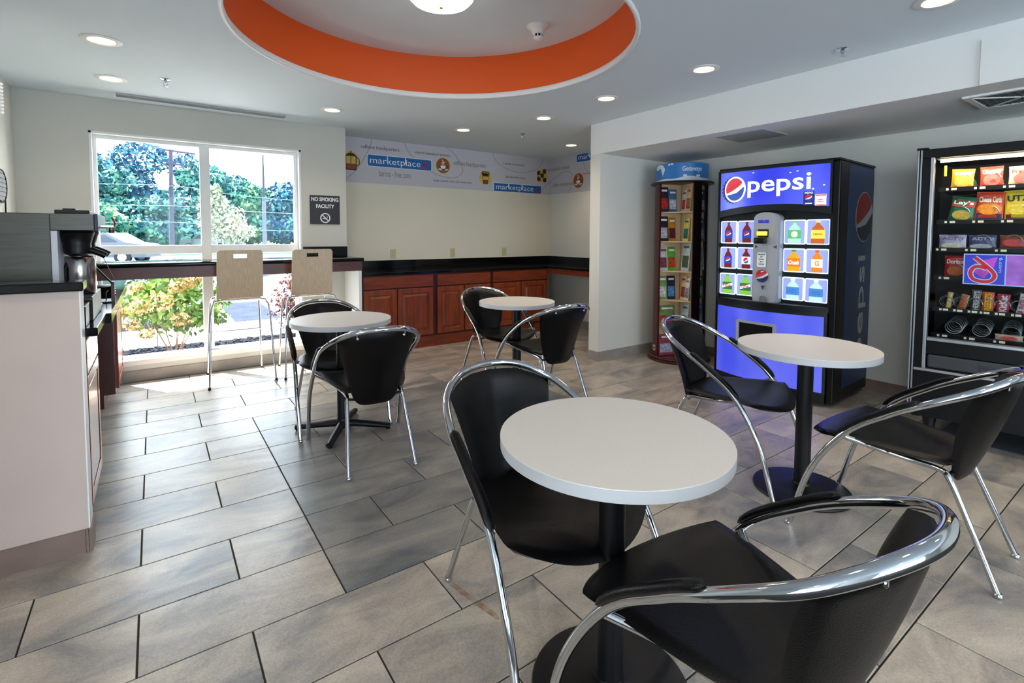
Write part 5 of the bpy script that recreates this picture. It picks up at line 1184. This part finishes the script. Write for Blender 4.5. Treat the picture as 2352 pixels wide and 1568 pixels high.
TR = [(-12.5, 62, 8.4, 5.0, 2, 'pale green tree at the left end of the tree line'), (-6, 60, 9.2, 5.0, 0, 'teal rounded tree behind the parked silver car'), (-1.0, 64, 10.9, 5.2, 1, 'tallest blue-green tree left of the utility pole'),
      (4.2, 62, 8.8, 4.8, 0, 'dark teal tree just right of the wooden utility pole'), (8.6, 63, 7.2, 4.2, 2, 'green tree seen at the window mullion'), (12.4, 62, 7.3, 3.9, 1, 'dense blue-green tree left of the pale pole'),
      (16.6, 63, 6.9, 3.6, 0, 'teal tree directly behind the pale pole'), (20.4, 65, 5.8, 3.4, 2, 'smaller bright tree at the right end of the tree line'), (-9, 52, 5.0, 3.4, 1, 'low blue-green tree in front of the tree line at left'),
      (0.8, 55, 4.9, 3.2, 0, 'low round tree in front of the wooden pole'), (13.8, 50, 3.4, 2.8, 1, 'low dark tree right of the white flowering tree'), (-4.2, 50, 4.0, 3.0, 2, 'low light green tree behind the parked car')]
for i, (x, y, h, r_, mi, lb) in enumerate(TR): tree(x, y, h, r_, mi, lb, 10+i)
# white blossoming tree
t = thing('flowering_tree', 'white blossoming young tree behind the right window pane', 'tree', (2.0, 20.5, GZ))
wl_m = leafmat('leaf_white', (60, 84, 62), (130, 140, 112), (190, 184, 160))
leaves('crown', [(0, 0, 1.9, .8, .7, .7), (-.3, 0, 2.5, .5, .5, .5), (.3, .2, 1.5, .8, .6, .5), (-.2, 0, 2.9, .25, .25, .3)], 2600, .07, wl_m, t, seed=77, surf=.5)
for k in range(5):
    bm = NB(); a = -.5+k*.25; sweep(bm, [(0, 0, 0), (a*.4, 0, .7), (a*1.2, .05*k, 1.7)], lambda q: .03*(1-.6*q), n=6); obj('branch', bm, mat('pale_bark', (200, 196, 190), .8), t)
# hydrangea
t = thing('flowering_shrub', 'hydrangea shrub with cream and orange blooms outside the left window pane', 'shrub', (.16, 6.75, GZ+.04))
hyl_m = leafmat('leaf_lime', (32, 66, 30), (84, 124, 44), (160, 178, 96)); hyf_m = leafmat('bloom_cream', (130, 92, 44), (184, 152, 92), (218, 204, 160))
leaves('foliage', [(0, 0, .50, .42, .32, .30), (-.25, .1, .62, .30, .28, .26), (.28, .05, .56, .32, .3, .3), (0, .1, .78, .34, .3, .22)], 1500, .048, hyl_m, t, flat=.5, seed=5, surf=.45)
for i, (a, b, c, r_) in enumerate(((-.30, -.2, .60, .10), (-.12, -.25, .66, .12), (.12, -.15, .84, .09), (.34, -.1, .93, .08), (.26, -.12, .90, .07), (-.38, -.12, .42, .08), (.05, -.28, .46, .09), (-.25, -.2, .32, .07), (.02, -.2, .80, .08), (-.46, 0, .55, .08), (-.33, 0, .8, .06))):
    leaves('bloom', [(a, b, c, r_, r_, r_*.8)], 150, .022, hyf_m, t, seed=30+i, surf=.8)
for k in range(9):
    a = k*.7; bm = NB(); sweep(bm, [(.02*math.cos(a), .02*math.sin(a), 0), (.12*math.cos(a), .1*math.sin(a), .2), (.26*math.cos(a), .2*math.sin(a), .52)], lambda q: .007*(1-.5*q), n=5); obj('stem', bm, mat('stem_brown', (150, 110, 84), .8), t)
t = thing('leafy_shrub', 'grey-green leafy shrub behind the hydrangea outside the window', 'shrub', (-.05, 8.9, GZ+.04))
leaves('foliage', [(0, 0, .55, .55, .4, .42), (.3, 0, .8, .3, .3, .25)], 900, .05, leafmat('leaf_sage', (28, 50, 42), (62, 90, 66), (126, 146, 112)), t, flat=.5, seed=8, surf=.4)
for k in range(7):
    a = k*.9; bm = NB(); sweep(bm, [(.02*math.cos(a), .02*math.sin(a), -.04), (.15*math.cos(a), .1*math.sin(a), .3), (.3*math.cos(a), .2*math.sin(a), .6)], .006, n=5); obj('stem', bm, MATS['stem_brown'], t)
t = thing('red_shrub', 'wispy dark red shrub outside between the two bar stools', 'shrub', (1.50, 7.38, GZ+.04))
leaves('foliage', [(0, 0, .42, .30, .24, .34), (.1, 0, .68, .22, .2, .22)], 1500, .026, leafmat('leaf_red', (44, 10, 22), (84, 26, 42), (136, 86, 94)), t, flat=.5, seed=9, surf=.2)
for k in range(14):
    a = k*.45; bm = NB(); sweep(bm, [(0, 0, 0), (.12*math.cos(a), .1*math.sin(a), .4), (.28*math.cos(a), .22*math.sin(a), .85)], .003, n=4); obj('stem', bm, MATS['stem_brown'], t)
# poles
t = thing('utility_pole', 'tall wooden utility pole with crossarm and transformer in the left pane', 'utility pole', (1.19, 45, GZ))
pw_m = mat('pole_wood', (58, 52, 70), .9, noise=.2, nscale=3)
bm = NB(); sweep(bm, [(-.12, 0, 0), (0, 0, 7.6)], lambda q: .17-.05*q, n=12); obj('pole', bm, pw_m, t, 50)
for z_, L in ((7.5, 1.0), (6.55, .75)):
    bm = NB(); box(bm, -L, L, -.06, .06, z_-.06, z_+.06, xf=Matrix.Translation((0, 0, 0)) @ Matrix.Rotation(R(4), 4, 'Y')); obj('crossarm', bm, pw_m, t)
bm = NB(); lathe(bm, [(.27, 0), (.30, .05), (.30, .95), (.2, 1.02)], 18, (-.55, -.1, 4.6)); obj('transformer', bm, mat('transformer_grey', (150, 154, 160), .5), t, 40)
bm = NB(); sweep(bm, [(.05, 0, 4.0), (.5, -.2, 4.1), (.85, -.3, 4.05)], .04, n=6); ar = obj('lamp_arm', bm, steel_m, t)
bm = NB(); lathe(bm, [(.05, -.16), (.16, -.1), (.16, .02), (.06, .08)], 12, (.95, -.33, 4.05)); obj('lamp_head', bm, MATS['transformer_grey'], t, 40)
t2_ = thing('utility_pole', 'slim pale steel pole in the right window pane', 'utility pole', (7.35, 45, GZ))
bm = NB(); sweep(bm, [(0, 0, 0), (0, 0, 4.4)], lambda q: .17-.04*q, n=12); obj('pole', bm, mat('pale_pole', (76, 78, 112), .6), t2_, 50)
bm = NB(); sweep(bm, [(0, 0, 4.4), (0, 0, 7.8)], lambda q: .10-.05*q, n=10); obj('upper_pole', bm, mat('dark_pole', (36, 40, 62), .7), t2_, 50)
bm = NB(); sweep(bm, [(0, 0, 5.6), (.5, 0, 5.95), (.85, 0, 6.0)], .02, n=5); obj('lamp_arm', bm, MATS['pale_pole'], t2_)
for i, (z0_, z1_, z2_, lb) in enumerate(((4.6, 4.2, 3.6, 'highest thin overhead wire crossing the window view'), (3.15, 3.05, 2.7, 'second overhead wire across the tree line'), (1.95, 1.6, 1.5, 'lowest overhead wire in front of the trees'))):
    bm = NB(); sweep(bm, catmull([(-22, 45, z0_+.35), (-8, 45, z0_), (1.19, 44.8, z0_+.2), (7.35, 44.8, z1_), (26, 45, z2_)], 6), .022, n=5)
    o = obj('overhead_wire', bm, mat('wire_pale', (110, 128, 148), .6)); tag(o, lb, 'wire', 'overhead wires')
# cars
def car(x, y, rz, c, label):
    t = thing('car', label, 'car', (x, y, GZ), rz, 'parked cars')
    m = mat('car_paint_%d' % c[0], c, .25, .4, coat=.5); gm = mat('car_glass', (30, 44, 56), .1)
    side = [(-2.2, .35), (-2.25, .75), (-1.9, .95), (-1.15, 1.0), (-.55, 1.42), (.75, 1.46), (1.5, 1.02), (2.15, .92), (2.25, .6), (2.2, .32)]
    bm = NB(); prism(bm, side, lambda a, b, h: Vector((a, h, b)), -.85, .85); obj('body', bm, m, t, 30)
    for s in (-.855, .851):
        bm = NB(); prism(bm, [(-1.0, 1.0), (-.5, 1.34), (.1, 1.36), (.1, 1.0)], lambda a, b, h: Vector((a, h, b)), s, s+.004); obj('side_window', bm, gm, t)
        bm = NB(); prism(bm, [(.17, 1.0), (.17, 1.36), (.7, 1.36), (1.25, 1.02)], lambda a, b, h: Vector((a, h, b)), s, s+.004); obj('side_window', bm, gm, t)
        for wx in (-1.4, 1.4):
            bm = NB(); lathe(bm, [(.33, -.1), (.34, -.08), (.34, .08), (.33, .1)], 22, xf=Matrix.Translation((wx, s*.95, .34)) @ Matrix.Rotation(R(90), 4, 'X')); wh = obj('wheel', bm, mat('tyre', (16, 18, 22), .8), t, 40)
            bm = NB(); lathe(bm, [(.19, -.105), (.19, .105)], 16, xf=Matrix.Translation((wx, s*.95, .34)) @ Matrix.Rotation(R(90), 4, 'X')); obj('hub_cap', bm, MATS['transformer_grey'], wh)
car(-2.1, 30.5, R(-25), (74, 82, 92), 'silver car parked beyond the window at left, beside the faucet of the brewer')
car(4.0, 50, R(-40), (84, 92, 100), 'grey car far across the lot beside the window mullion')
print('objects', len(bpy.data.objects))
